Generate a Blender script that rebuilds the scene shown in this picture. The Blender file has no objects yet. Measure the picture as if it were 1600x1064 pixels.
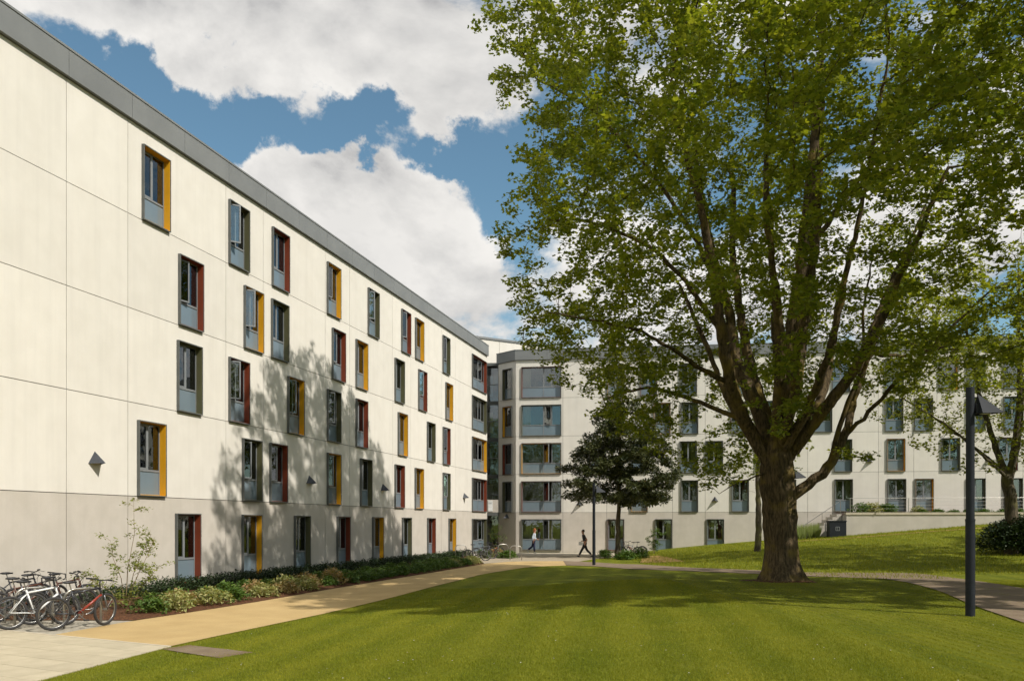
import bpy, math, random
import numpy as np
from mathutils import Matrix, Vector, noise as mnoise
random.seed(7); RNG = np.random.default_rng(7)
SC = bpy.context.scene
COL = SC.collection
R = math.radians

# ------------------------------------------------------------------ camera
FPX = 1275.0; CAMZ = 2.15; HOR = 818.0
cam_d = bpy.data.cameras.new('camera'); cam = bpy.data.objects.new('camera', cam_d); COL.objects.link(cam)
cam.location = (0, 0, CAMZ); cam.rotation_euler = (R(90), 0, 0)
cam_d.sensor_width = 36; cam_d.lens = FPX / 1600 * 36
cam_d.shift_y = (HOR - 532) / 1600; cam_d.clip_end = 6000; cam_d.clip_start = .1
SC.camera = cam

# ------------------------------------------------------------------ light
SUN_D = Vector((-.80, .60, 0)).normalized()        # where the light travels, on plan
SUN_EL = R(44)
sd = bpy.data.lights.new('sun', 'SUN'); sun = bpy.data.objects.new('sun', sd); COL.objects.link(sun)
sd.energy = 5.0; sd.angle = R(.53); sd.color = (1, .95, .875)
ray = Vector((SUN_D.x * math.cos(SUN_EL), SUN_D.y * math.cos(SUN_EL), -math.sin(SUN_EL)))
sun.rotation_euler = ray.to_track_quat('-Z', 'Y').to_euler()
TOSUN = -ray
SC.view_settings.view_transform = 'Standard'; SC.view_settings.look = 'None'
SC.view_settings.exposure = -0.1; SC.view_settings.gamma = 1; SC.view_settings.use_curve_mapping = False
SC.cycles.use_adaptive_sampling = True; SC.cycles.adaptive_threshold = .02; SC.cycles.use_light_tree = False; SC.cycles.max_bounces = 4; SC.cycles.transparent_max_bounces = 10; SC.cycles.diffuse_bounces = 2
SC.cycles.glossy_bounces = 2; SC.cycles.transmission_bounces = 2; SC.cycles.caustics_reflective = False; SC.cycles.caustics_refractive = False

world = bpy.data.worlds.new('World'); SC.world = world; world.use_nodes = True
def build_world():
    nt = world.node_tree; N = nt.nodes; L = nt.links; N.clear()
    def nd(t, **k):
        n = N.new(t)
        for a, b in k.items(): setattr(n, a, b)
        return n
    def mth(op, a, b=None, c=None, clamp=False):
        n = nd('ShaderNodeMath', operation=op, use_clamp=clamp)
        for i, v in enumerate((a, b, c)):
            if v is None: continue
            if isinstance(v, (int, float)): n.inputs[i].default_value = v
            else: L.new(v, n.inputs[i])
        return n.outputs[0]
    out = nd('ShaderNodeOutputWorld'); bg = nd('ShaderNodeBackground')
    sky = nd('ShaderNodeTexSky', sky_type='NISHITA'); sky.sun_disc = False
    sky.sun_elevation = SUN_EL; sky.sun_rotation = math.atan2(TOSUN.x, TOSUN.y)
    sky.air_density = 1.0; sky.dust_density = .6; sky.ozone_density = 2.0; sky.altitude = 50
    tc = nd('ShaderNodeTexCoord'); D = tc.outputs['Generated']
    def fbm(vec, scale, detail, rough, off=(0, 0, 0), stretch=(1, 1, 1.7)):
        mp = nd('ShaderNodeMapping'); L.new(vec, mp.inputs[0]); mp.inputs['Scale'].default_value = stretch
        mp.inputs['Location'].default_value = off
        n = nd('ShaderNodeTexNoise'); n.inputs['Scale'].default_value = scale; n.inputs['Detail'].default_value = detail
        n.inputs['Roughness'].default_value = rough; n.inputs['Distortion'].default_value = .25
        L.new(mp.outputs[0], n.inputs[0]); return n.outputs[0]
    n1 = fbm(D, 3.8, 12, .61, (3.1, 1.7, 0.2))
    # shifted towards the sun for the shaded bases
    o = Vector((TOSUN.x * .5 - .2, TOSUN.y * .2, .8)).normalized() * .06
    n2 = fbm(D, 3.8, 7, .61, (3.1 + o.x, 1.7 + o.y, 0.2 + o.z * 1.7))
    blobs = [  # px, py, radius (rad), weight
        (120, 80, .055, -.24), (200, 110, .06, -.28), (290, 140, .055, -.30), (370, 150, .05, -.36), (450, 160, .045, -.46), (530, 188, .045, -.6), (600, 205, .04, -.45), (680, 240, .035, -.35),
        (750, 270, .06, -.34), (800, 325, .05, -.22), (690, 235, .04, -.16), (655, 395, .03, -.10), (820, 540, .05, -.12), (70, 50, .04, -.10),
        (560, 60, .15, .20), (300, -30, .10, .30), (340, 75, .045, .30), (230, 45, .035, .2), (130, -60, .09, .22), (430, 50, .06, .16), (700, 130, .09, .20), (450, 270, .08, .26), (590, 290, .09, .22), (560, 370, .10, .24), (700, 430, .10, .16), (370, 225, .04, .12),
        (730, 345, .04, .08), (1000, 300, .2, .05), (1350, 250, .22, .0), (1500, 60, .15, -.10), (1100, 80, .1, -.1), (1250, 130, .1, -.08)]
    acc = None
    wn = nd('ShaderNodeTexNoise'); wn.inputs['Scale'].default_value = 5.5; wn.inputs['Detail'].default_value = 9; wn.inputs['Roughness'].default_value = .6; L.new(D, wn.inputs[0])
    w1 = nd('ShaderNodeVectorMath', operation='SUBTRACT'); L.new(wn.outputs['Color'], w1.inputs[0]); w1.inputs[1].default_value = (.5, .5, .5)
    w2 = nd('ShaderNodeVectorMath', operation='SCALE'); L.new(w1.outputs[0], w2.inputs[0]); w2.inputs['Scale'].default_value = .26
    w3 = nd('ShaderNodeVectorMath', operation='ADD'); L.new(D, w3.inputs[0]); L.new(w2.outputs[0], w3.inputs[1]); DW = w3.outputs[0]
    for px, py, rad, w in blobs:
        v = Vector(((px - 800) / FPX, 1, (HOR - py) / FPX)).normalized()
        vm = nd('ShaderNodeVectorMath', operation='DISTANCE'); L.new(DW, vm.inputs[0]); vm.inputs[1].default_value = v
        mr = nd('ShaderNodeMapRange', interpolation_type='SMOOTHERSTEP'); L.new(vm.outputs['Value'], mr.inputs[0])
        mr.inputs[1].default_value = rad * 1.7; mr.inputs[2].default_value = 0; mr.inputs[3].default_value = 0; mr.inputs[4].default_value = w
        acc = mr.outputs[0] if acc is None else mth('ADD', acc, mr.outputs[0])
    def bil(vec, off):
        mp = nd('ShaderNodeMapping'); L.new(vec, mp.inputs[0]); mp.inputs['Scale'].default_value = (1, 1, 1.5); mp.inputs['Location'].default_value = off
        wv = nd('ShaderNodeTexNoise'); wv.inputs['Scale'].default_value = 7; wv.inputs['Detail'].default_value = 4; L.new(mp.outputs[0], wv.inputs[0])
        ad = nd('ShaderNodeMix', data_type='VECTOR'); ad.inputs[0].default_value = .10; L.new(mp.outputs[0], ad.inputs[4]); L.new(wv.outputs['Color'], ad.inputs[5])
        v = nd('ShaderNodeTexVoronoi'); v.feature = 'F1'; v.inputs['Scale'].default_value = 9; v.inputs['Detail'].default_value = 3.5; v.inputs['Roughness'].default_value = .55; v.normalize = True; L.new(ad.outputs[1], v.inputs[0])
        return v.outputs['Distance']
    b1 = bil(D, (0, 0, 0)); b2 = bil(D, (o.x * .5, o.y * .5, o.z * .75))
    n1 = mth('MULTIPLY_ADD', b1, -.42, mth('ADD', n1, .15)); n2 = mth('MULTIPLY_ADD', b2, -.42, mth('ADD', n2, .15))
    dens = mth('ADD', mth('MULTIPLY_ADD', n1, 1.8, -.36), acc)
    mr = nd('ShaderNodeMapRange', interpolation_type='SMOOTHSTEP'); L.new(dens, mr.inputs[0])
    mr.inputs[1].default_value = .45; mr.inputs[2].default_value = .67
    cover = mr.outputs[0]
    dif = mth('SUBTRACT', n1, n2)
    sh = mth('MULTIPLY_ADD', dif, 2.6, .74, clamp=True)
    thick = nd('ShaderNodeMapRange'); L.new(dens, thick.inputs[0]); thick.inputs[1].default_value = .58; thick.inputs[2].default_value = 1.25
    thick.inputs[3].default_value = 0; thick.inputs[4].default_value = .30
    sh2 = mth('SUBTRACT', sh, thick.outputs[0], clamp=True)
    cr = nd('ShaderNodeValToRGB'); L.new(sh2, cr.inputs[0])
    e = cr.color_ramp.elements; e[0].position = 0; e[0].color = (.42, .42, .43, 1); e[1].position = .95; e[1].color = (.98, .955, .915, 1)
    m = e.new(.35); m.color = (.70, .69, .675, 1)
    sk = nd('ShaderNodeVectorMath', operation='SCALE'); L.new(sky.outputs[0], sk.inputs[0]); sk.inputs['Scale'].default_value = .105
    tint = nd('ShaderNodeMix', data_type='RGBA', blend_type='MULTIPLY'); tint.inputs[0].default_value = 1
    L.new(sk.outputs[0], tint.inputs[6]); tint.inputs[7].default_value = (1.18, 1.40, 1.24, 1)
    mx = nd('ShaderNodeMix', data_type='RGBA'); L.new(cover, mx.inputs[0]); L.new(tint.outputs[2], mx.inputs[6]); L.new(cr.outputs[0], mx.inputs[7])
    L.new(mx.outputs[2], bg.inputs[0]); bg.inputs[1].default_value = 1
    L.new(bg.outputs[0], out.inputs[0])
    world.cycles.sampling_method = 'MANUAL'; world.cycles.sample_map_resolution = 512
build_world()

# ------------------------------------------------------------------ helpers
def tag(o, label=None, cat=None, group=None, kind=None):
    if label: o['label'] = label
    if cat: o['category'] = cat
    if group: o['group'] = group
    if kind: o['kind'] = kind
    return o
def empty(name, loc=(0, 0, 0), rz=0.0):
    o = bpy.data.objects.new(name, None); COL.objects.link(o); o.location = loc; o.rotation_euler = (0, 0, rz)
    o.empty_display_size = .2; return o
def link(name, me, parent=None, mx=None):
    o = bpy.data.objects.new(name, me); COL.objects.link(o)
    if parent is not None: o.parent = parent
    if mx is not None: o.matrix_basis = mx
    return o
def copy_tree(o, parent=None):
    c = o.copy(); COL.objects.link(c); c.parent = parent
    for ch in list(o.children): copy_tree(ch, c)
    return c
T = lambda x, y, z: Matrix.Translation((x, y, z))
RZ = lambda a: Matrix.Rotation(a, 4, 'Z')

class MB:
    def __init__(s): s.v = []; s.f = []
    def quad(s, a, b, c, d):
        n = len(s.v); s.v += [a, b, c, d]; s.f.append((n, n + 1, n + 2, n + 3)); return s
    def tri(s, a, b, c):
        n = len(s.v); s.v += [a, b, c]; s.f.append((n, n + 1, n + 2)); return s
    def box(s, x0, x1, y0, y1, z0, z1, M=None):
        n = len(s.v)
        vs = [(x0, y0, z0), (x1, y0, z0), (x1, y1, z0), (x0, y1, z0), (x0, y0, z1), (x1, y0, z1), (x1, y1, z1), (x0, y1, z1)]
        if M is not None: vs = [tuple(M @ Vector(v)) for v in vs]
        s.v += vs
        s.f += [(n, n+3, n+2, n+1), (n+4, n+5, n+6, n+7), (n, n+1, n+5, n+4), (n+1, n+2, n+6, n+5), (n+2, n+3, n+7, n+6), (n+3, n, n+4, n+7)]
        return s
    def prism(s, pts, z0, z1):
        n = len(s.v); k = len(pts)
        s.v += [(p[0], p[1], z0) for p in pts] + [(p[0], p[1], z1) for p in pts]
        s.f.append(tuple(n + i for i in range(k))[::-1]); s.f.append(tuple(n + k + i for i in range(k)))
        for i in range(k): s.f.append((n + i, n + (i + 1) % k, n + k + (i + 1) % k, n + k + i))
        return s
    def tube(s, pts, rad, n=8, caps=True, closed=False):
        P = [Vector(p) for p in pts]; k = len(P)
        if not hasattr(rad, '__len__'): rad = [rad] * k
        b0 = len(s.v); prev = None
        for i in range(k):
            if closed: t = P[(i + 1) % k] - P[i - 1]
            else: t = P[min(i + 1, k - 1)] - P[max(i - 1, 0)]
            t.normalize()
            if prev is None:
                ref = Vector((0, 0, 1)) if abs(t.z) < .9 else Vector((1, 0, 0))
                a = t.cross(ref).normalized()
            else:
                a = (prev - t * prev.dot(t)); a.normalize()
            prev = a; b = t.cross(a)
            for j in range(n):
                th = 2 * math.pi * j / n
                s.v.append(tuple(P[i] + (a * math.cos(th) + b * math.sin(th)) * rad[i]))
        for i in range(k if closed else k - 1):
            i2 = (i + 1) % k
            for j in range(n):
                s.f.append((b0 + i * n + j, b0 + i * n + (j + 1) % n, b0 + i2 * n + (j + 1) % n, b0 + i2 * n + j))
        if caps and not closed:
            s.f.append(tuple(b0 + j for j in range(n))[::-1]); s.f.append(tuple(b0 + (k - 1) * n + j for j in range(n)))
        return s
    def ring(s, x0, x1, z0, z1, th, y0, y1):   # rectangular ring in the XZ plane, th thick, y0..y1 deep
        s.box(x0, x1, y0, y1, z0, z0 + th); s.box(x0, x1, y0, y1, z1 - th, z1)
        s.box(x0, x0 + th, y0, y1, z0 + th, z1 - th); s.box(x1 - th, x1, y0, y1, z0 + th, z1 - th); return s
    def ell(s, c, r, n=12, m=8, M=None):
        b = len(s.v)
        for i in range(m + 1):
            ph = math.pi * i / m
            for j in range(n):
                th = 2 * math.pi * j / n
                p = Vector((r[0] * math.sin(ph) * math.cos(th), r[1] * math.sin(ph) * math.sin(th), r[2] * math.cos(ph)))
                if M is not None: p = M @ p
                s.v.append((c[0] + p.x, c[1] + p.y, c[2] + p.z))
        for i in range(m):
            for j in range(n):
                s.f.append((b + i * n + j, b + (i + 1) * n + j, b + (i + 1) * n + (j + 1) % n, b + i * n + (j + 1) % n))
        return s
    def mesh(s, name, mat, smooth=False):
        me = bpy.data.meshes.new(name); me.from_pydata([tuple(v) for v in s.v], [], s.f)
        if mat is not None: me.materials.append(mat)
        if smooth: me.shade_smooth()
        me.update(); return me
    def build(s, name, mat, parent=None, mx=None, smooth=False):
        return link(name, s.mesh(name, mat, smooth), parent, mx)

def np_mesh(name, V, F, mat, smooth=False, attr=None):
    """V (n,3) floats, F (m,k) ints"""
    me = bpy.data.meshes.new(name); k = F.shape[1]
    me.vertices.add(len(V)); me.vertices.foreach_set('co', V.astype(np.float32).ravel())
    me.loops.add(F.size); me.loops.foreach_set('vertex_index', F.astype(np.int32).ravel())
    me.polygons.add(len(F)); me.polygons.foreach_set('loop_start', np.arange(0, F.size, k, dtype=np.int32))
    if smooth: me.polygons.foreach_set('use_smooth', np.ones(len(F), dtype=bool))
    if attr is not None:
        a = me.attributes.new('vary', 'FLOAT', 'FACE'); a.data.foreach_set('value', attr.astype(np.float32))
    me.materials.append(mat); me.update(calc_edges=True); return me

# ------------------------------------------------------------------ materials
def new_mat(name):
    m = bpy.data.materials.new(name); m.use_nodes = True; nt = m.node_tree; b = nt.nodes['Principled BSDF']; return m, nt, b
def noise_node(nt, vec, scale, detail=4, rough=.55, stretch=None):
    if stretch:
        mp = nt.nodes.new('ShaderNodeMapping'); mp.inputs['Scale'].default_value = stretch; nt.links.new(vec, mp.inputs[0]); vec = mp.outputs[0]
    n = nt.nodes.new('ShaderNodeTexNoise'); n.inputs['Scale'].default_value = scale; n.inputs['Detail'].default_value = detail
    n.inputs['Roughness'].default_value = rough; nt.links.new(vec, n.inputs[0]); return n.outputs[0]
def mixc(nt, fac, a, b, blend='MIX'):
    m = nt.nodes.new('ShaderNodeMix'); m.data_type = 'RGBA'; m.blend_type = blend
    for i, v in ((0, fac), (6, a), (7, b)):
        if isinstance(v, (int, float)): m.inputs[i].default_value = v
        elif isinstance(v, (tuple, list)): m.inputs[i].default_value = (*v[:3], 1)
        else: nt.links.new(v, m.inputs[i])
    return m.outputs[2]
def ramp(nt, fac, lo, hi, a=0., b=1.):
    n = nt.nodes.new('ShaderNodeMapRange'); nt.links.new(fac, n.inputs[0]); n.inputs[1].default_value = lo; n.inputs[2].default_value = hi
    n.inputs[3].default_value = a; n.inputs[4].default_value = b; return n.outputs[0]
def mat(name, c1, c2=None, scale=2., rough=.7, bump=0., bscale=60., metal=0., spec=.5, detail=5, stretch=None, lo=.35, hi=.65, coat=0, obj_rand=0., streak=0., speck=0.):
    m, nt, b = new_mat(name); b.inputs['Roughness'].default_value = rough; b.inputs['Metallic'].default_value = metal
    b.inputs['Specular IOR Level'].default_value = spec
    if coat: b.inputs['Coat Weight'].default_value = coat; b.inputs['Coat Roughness'].default_value = .05
    geo = nt.nodes.new('ShaderNodeNewGeometry'); P = geo.outputs['Position']
    c2 = c2 or tuple(x * .85 for x in c1)
    f = ramp(nt, noise_node(nt, P, scale, detail, stretch=stretch), lo, hi)
    col = mixc(nt, f, c1, c2)
    if streak:
        s = ramp(nt, noise_node(nt, P, 1.0, 6, .6, (3.5, 3.5, .18)), .45, .75, 0, streak)
        col = mixc(nt, s, col, tuple(x * .72 for x in c1))
    if speck:
        sp = ramp(nt, noise_node(nt, P, 55, 4, .85), .38, .62, 0, speck); col = mixc(nt, sp, col, tuple(x * .45 for x in c1))
        bl = ramp(nt, noise_node(nt, P, .45, 6, .7), .45, .7, 0, speck * .7); col = mixc(nt, bl, col, tuple(x * .62 for x in c1))
    if obj_rand:
        oi = nt.nodes.new('ShaderNodeObjectInfo'); g = ramp(nt, oi.outputs['Random'], 0, 1, 1 - obj_rand, 1 + obj_rand)
        v = nt.nodes.new('ShaderNodeVectorMath'); v.operation = 'SCALE'; nt.links.new(col, v.inputs[0]); nt.links.new(g, v.inputs['Scale']); col = v.outputs[0]
    nt.links.new(col, b.inputs['Base Color'])
    if bump:
        bp = nt.nodes.new('ShaderNodeBump'); bp.inputs['Strength'].default_value = bump; bp.inputs['Distance'].default_value = .01
        nt.links.new(noise_node(nt, P, bscale, 6, .65), bp.inputs['Height']); nt.links.new(bp.outputs[0], b.inputs['Normal'])
    return m
M = {}
M['cream'] = mat('cream_render', (.712, .672, .60), (.672, .632, .56), 1.3, .9, .35, 45, spec=.15, streak=.22, obj_rand=.03)
M['taupe'] = mat('taupe_render', (.55, .50, .435), (.50, .455, .39), 1.6, .9, .4, 40, spec=.15, streak=.2, obj_rand=.02)
M['joint'] = mat('joint_grey', (.10, .09, .075), rough=.9)
M['parapet'] = mat('parapet_zinc', (.20, .205, .20), (.17, .175, .172), .8, .5, metal=.0, spec=.4, obj_rand=.03)
M['frame'] = mat('frame_grey', (.125, .13, .122), (.10, .105, .10), 3, .42, spec=.45)
M['bars'] = mat('window_bar_grey', (.22, .23, .235), (.18, .19, .195), 3, .4, spec=.5)
M['yellow'] = mat('yellow_lining', (.80, .40, .015), (.72, .35, .012), 2, .45)
M['red'] = mat('red_lining', (.24, .048, .018), (.20, .04, .015), 2, .45)
M['green'] = mat('olive_lining', (.12, .115, .055), (.10, .095, .045), 2, .45)
M['spandrel'] = mat('spandrel_glass', (.165, .215, .25), (.15, .195, .225), .7, .12, spec=.6)
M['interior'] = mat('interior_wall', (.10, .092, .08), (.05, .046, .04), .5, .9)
M['curtain'] = mat('curtain_cream', (.80, .74, .56), (.65, .58, .42), 3, .9, stretch=(8, 8, .3))
M['curtain_red'] = mat('curtain_rose', (.45, .14, .12), rough=.9)
M['curtain_green'] = mat('curtain_lime', (.42, .42, .16), rough=.9)
M['darkmetal'] = mat('dark_post_metal', (.017, .020, .026), (.012, .015, .019), 6, .6, spec=.25)
M['sconce'] = mat('sconce_metal', (.062, .066, .076), (.05, .053, .06), 5, .6, spec=.25)
M['steel'] = mat('stainless', (.42, .40, .36), rough=.35, metal=.8)
M['slab'] = mat('concrete_slab', (.54, .47, .335), (.47, .405, .285), 3, .9, .25, 60, spec=.2, obj_rand=.05, speck=.25)
M['slabgap'] = mat('slab_joint', (.30, .26, .19), rough=.95)
M['kerb'] = mat('kerb_stone', (.55, .48, .36), rough=.9)
M['resin'] = mat('resin_gravel', (.57, .41, .195), (.48, .335, .15), 1.2, .95, .5, 160, spec=.15, lo=.3, hi=.7, speck=.35)
M['mulch'] = mat('bark_mulch', (.15, .07, .035), (.05, .024, .014), 22, .95, .9, 55, spec=.1)
M['tarmac'] = mat('path_tarmac', (.27, .205, .14), (.21, .155, .105), 3, .95, .4, 120, spec=.15, speck=.4)
M['earth'] = mat('dry_earth', (.42, .27, .11), (.30, .19, .07), 2, .95, .5, 40, spec=.1)
M['black'] = mat('black_plastic', (.02, .02, .022), rough=.5)
M['rubber'] = mat('tyre_rubber', (.035, .033, .032), rough=.8)
M['alu'] = mat('alloy', (.36, .355, .34), rough=.35, metal=.9)
M['white_paint'] = mat('white_paint', (.78, .78, .76), rough=.3, coat=.5)
M['red_paint'] = mat('red_paint', (.28, .035, .018), rough=.3, coat=.5)
M['black_paint'] = mat('black_paint', (.02, .02, .025), rough=.3, coat=.5)
M['silver_paint'] = mat('silver_paint', (.16, .165, .18), rough=.3, metal=.4)
M['orange_paint'] = mat('orange_paint', (.09, .03, .015), rough=.3, coat=.5)
M['sign'] = mat('sign_white', (.8, .8, .77), rough=.5)

def mat_glass():
    m, nt, b = new_mat('window_glass'); N = nt.nodes; L = nt.links; out = N['Material Output']; N.remove(b)
    tr = N.new('ShaderNodeBsdfTransparent'); tr.inputs[0].default_value = (.80, .84, .82, 1)
    gl = N.new('ShaderNodeBsdfGlossy'); gl.inputs['Roughness'].default_value = .015; gl.inputs[0].default_value = (.9, .95, 1, 1)
    geo = N.new('ShaderNodeNewGeometry'); nz = noise_node(nt, geo.outputs['Position'], 1.6, 2)
    bp = N.new('ShaderNodeBump'); bp.inputs['Strength'].default_value = .06; bp.inputs['Distance'].default_value = .05; L.new(nz, bp.inputs['Height'])
    L.new(bp.outputs[0], gl.inputs['Normal'])
    fr = N.new('ShaderNodeFresnel'); fr.inputs[0].default_value = 1.75
    f2 = N.new('ShaderNodeMath'); f2.operation = 'MULTIPLY_ADD'; L.new(fr.outputs[0], f2.inputs[0]); f2.inputs[1].default_value = 1.1; f2.inputs[2].default_value = .035; f2.use_clamp = True
    mx = N.new('ShaderNodeMixShader'); L.new(f2.outputs[0], mx.inputs[0]); L.new(tr.outputs[0], mx.inputs[1]); L.new(gl.outputs[0], mx.inputs[2]); L.new(mx.outputs[0], out.inputs[0])
    return m
M['glass'] = mat_glass()

def mat_leaf(name, c1, c2, trans=.35, rough=.5, spec=.3, tcol=None):
    m, nt, b = new_mat(name); N = nt.nodes; L = nt.links; out = N['Material Output']
    at = N.new('ShaderNodeAttribute'); at.attribute_name = 'vary'; at.attribute_type = 'GEOMETRY'
    col = mixc(nt, at.outputs['Fac'], c1, c2)
    geo = N.new('ShaderNodeNewGeometry'); col = mixc(nt, ramp(nt, noise_node(nt, geo.outputs['Position'], .55, 2), .4, .65, 0, .5), col, tuple(.7 * a + .3 * b_ for a, b_ in zip(c1, c2)))
    L.new(col, b.inputs['Base Color']); b.inputs['Roughness'].default_value = rough; b.inputs['Specular IOR Level'].default_value = spec
    t = N.new('ShaderNodeBsdfTranslucent')
    tc = mixc(nt, 1.0, col, tcol or (1.6, 1.5, .5), 'MULTIPLY'); L.new(tc, t.inputs[0])
    mx = N.new('ShaderNodeMixShader'); mx.inputs[0].default_value = trans; L.new(b.outputs[0], mx.inputs[1]); L.new(t.outputs[0], mx.inputs[2]); L.new(mx.outputs[0], out.inputs[0])
    return m
M['maple_leaf'] = mat_leaf('maple_leaf', (.100, .150, .018), (.33, .345, .045), .46)
M['young_tree_leaf'] = mat_leaf('thin_spring_leaf', (.12, .15, .02), (.27, .28, .05), .45)
M['tree_leaf'] = mat_leaf('spring_leaf', (.08, .11, .015), (.19, .20, .03), .40)
M['dark_leaf'] = mat_leaf('magnolia_leaf', (.018, .032, .009), (.125, .13, .042), .10, .4, .45)
M['shrub_green'] = mat_leaf('shrub_green_leaf', (.05, .11, .018), (.13, .19, .035), .25)
M['shrub_pale'] = mat_leaf('shrub_pale_leaf', (.17, .22, .05), (.48, .42, .20), .25)
M['shrub_rose'] = mat_leaf('shrub_rosy_leaf', (.18, .19, .055), (.46, .27, .15), .25)
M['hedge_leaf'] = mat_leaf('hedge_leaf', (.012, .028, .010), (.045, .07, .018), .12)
M['young_leaf'] = mat_leaf('young_leaf', (.14, .19, .035), (.30, .30, .08), .35)
M['grass_blade'] = mat_leaf('grass_blade', (.150, .185, .012), (.33, .315, .034), .3, .6, .15)

def mat_bark(name, c1, c2, moss_sunpatch=None):
    m, nt, b = new_mat(name); L = nt.links; b.inputs['Roughness'].default_value = .92; b.inputs['Specular IOR Level'].default_value = .15
    geo = nt.nodes.new('ShaderNodeNewGeometry'); P = geo.outputs['Position']
    f = ramp(nt, noise_node(nt, P, 15, 9, .7, (1, 1, .2)), .40, .60)
    col = mixc(nt, f, c1, c2)
    if moss_sunpatch: col = mixc(nt, ramp(nt, noise_node(nt, P, 1.4, 5, .6), .5, .68), col, moss_sunpatch)  # blotches of a third colour; on the maple they paint in sunlit bark
    L.new(col, b.inputs['Base Color'])
    bp = nt.nodes.new('ShaderNodeBump'); bp.inputs['Strength'].default_value = 1; bp.inputs['Distance'].default_value = .06
    L.new(noise_node(nt, P, 11, 8, .7, (1, 1, .18)), bp.inputs['Height']); L.new(bp.outputs[0], b.inputs['Normal']); return m
M['bark'] = mat_bark('maple_bark', (.045, .034, .019), (.15, .108, .058), (.20, .145, .035))  # last colour paints sunlit yellow patches into the bark
M['bark2'] = mat_bark('grey_bark', (.05, .042, .03), (.13, .105, .07), (.12, .11, .04))
M['twig'] = mat('young_stem', (.22, .16, .08), rough=.85)

def mat_grass():
    m, nt, b = new_mat('lawn'); L = nt.links; b.inputs['Roughness'].default_value = .95; b.inputs['Specular IOR Level'].default_value = .1
    geo = nt.nodes.new('ShaderNodeNewGeometry'); P = geo.outputs['Position']
    f = ramp(nt, noise_node(nt, P, .9, 6, .6), .35, .68)
    col = mixc(nt, f, (.135, .16, .012), (.235, .225, .022))
    f2 = ramp(nt, noise_node(nt, P, 28, 5, .75, (1, .6, 1)), .34, .66, 0, .75)
    col = mixc(nt, f2, col, (.06, .09, .006))
    # mower stripes running away from the camera
    sx = nt.nodes.new('ShaderNodeSeparateXYZ'); L.new(P, sx.inputs[0])
    a = nt.nodes.new('ShaderNodeMath'); a.operation = 'MULTIPLY_ADD'; L.new(sx.outputs[1], a.inputs[0]); a.inputs[1].default_value = -.12; L.new(sx.outputs[0], a.inputs[2])
    s = nt.nodes.new('ShaderNodeMath'); s.operation = 'SINE'; s2 = nt.nodes.new('ShaderNodeMath'); s2.operation = 'MULTIPLY'; L.new(a.outputs[0], s2.inputs[0]); s2.inputs[1].default_value = 5.6; L.new(s2.outputs[0], s.inputs[0])
    col = mixc(nt, ramp(nt, s.outputs[0], -.7, .7, 0, .3), col, (.23, .24, .018))
    L.new(col, b.inputs['Base Color'])
    bp = nt.nodes.new('ShaderNodeBump'); bp.inputs['Strength'].default_value = .9; bp.inputs['Distance'].default_value = .04
    L.new(noise_node(nt, P, 38, 6, .75), bp.inputs['Height']); L.new(bp.outputs[0], b.inputs['Normal']); return m
M['grass'] = mat_grass()

def mat_blocks(name, c1, c2, cm, bw, bh, rot=0.):
    m, nt, b = new_mat(name); L = nt.links; b.inputs['Roughness'].default_value = .9; b.inputs['Specular IOR Level'].default_value = .2
    geo = nt.nodes.new('ShaderNodeNewGeometry'); mp = nt.nodes.new('ShaderNodeMapping'); mp.inputs['Rotation'].default_value = (0, 0, rot); L.new(geo.outputs['Position'], mp.inputs[0])
    br = nt.nodes.new('ShaderNodeTexBrick'); L.new(mp.outputs[0], br.inputs[0]); br.inputs['Scale'].default_value = 1; br.inputs['Brick Width'].default_value = bw; br.inputs['Row Height'].default_value = bh
    br.inputs['Mortar Size'].default_value = .008; br.inputs['Color1'].default_value = (*c1, 1); br.inputs['Color2'].default_value = (*c2, 1); br.inputs['Mortar'].default_value = (*cm, 1)
    col = mixc(nt, ramp(nt, noise_node(nt, geo.outputs['Position'], 2.5, 5), .35, .7, 0, .35), br.outputs[0], cm)
    L.new(col, b.inputs['Base Color']); return m
M['blocks'] = mat_blocks('bike_area_blocks', (.46, .42, .34), (.38, .345, .275), (.24, .21, .16), .2, .1, .3)
M['plaza'] = mat_blocks('plaza_blocks', (.42, .355, .26), (.36, .30, .215), (.25, .205, .145), .24, .12, .1)

# ------------------------------------------------------------------ terrain
def ss(x): x = np.clip(x, 0, 1); return x * x * (3 - 2 * x)
def xw(Y): return -12.58 + (Y - 20.05) * .2791
def terr(X, Y):
    X = np.asarray(X, float); Y = np.asarray(Y, float)
    u = X - xw(Y) - 8.3
    Lw = .45 * ss(u / 8) * (1 - .75 * ss((Y - 18) / 24)) * (1 - ss((Y - 41) / 3.5) * (1 - ss((X - 7) / 5)))
    Mo = .087 * np.clip(X - 8.5 + .5, 0, 30) * ss((Y - 24) / 26)
    return Lw + Mo
def G(px, py, off=0.):
    rx = (px - 800) / FPX; rz = (py - HOR) / FPX; lo, hi = 1., 400.
    # march
    Y = 2.0
    while Y < 400:
        if CAMZ - rz * Y <= float(terr(rx * Y, Y)): break
        Y += .5
    lo, hi = Y - .5, Y
    for _ in range(30):
        m = (lo + hi) / 2
        if CAMZ - rz * m <= float(terr(rx * m, m)): hi = m
        else: lo = m
    return Vector((rx * hi, hi, float(terr(rx * hi, hi)) + off))

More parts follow.
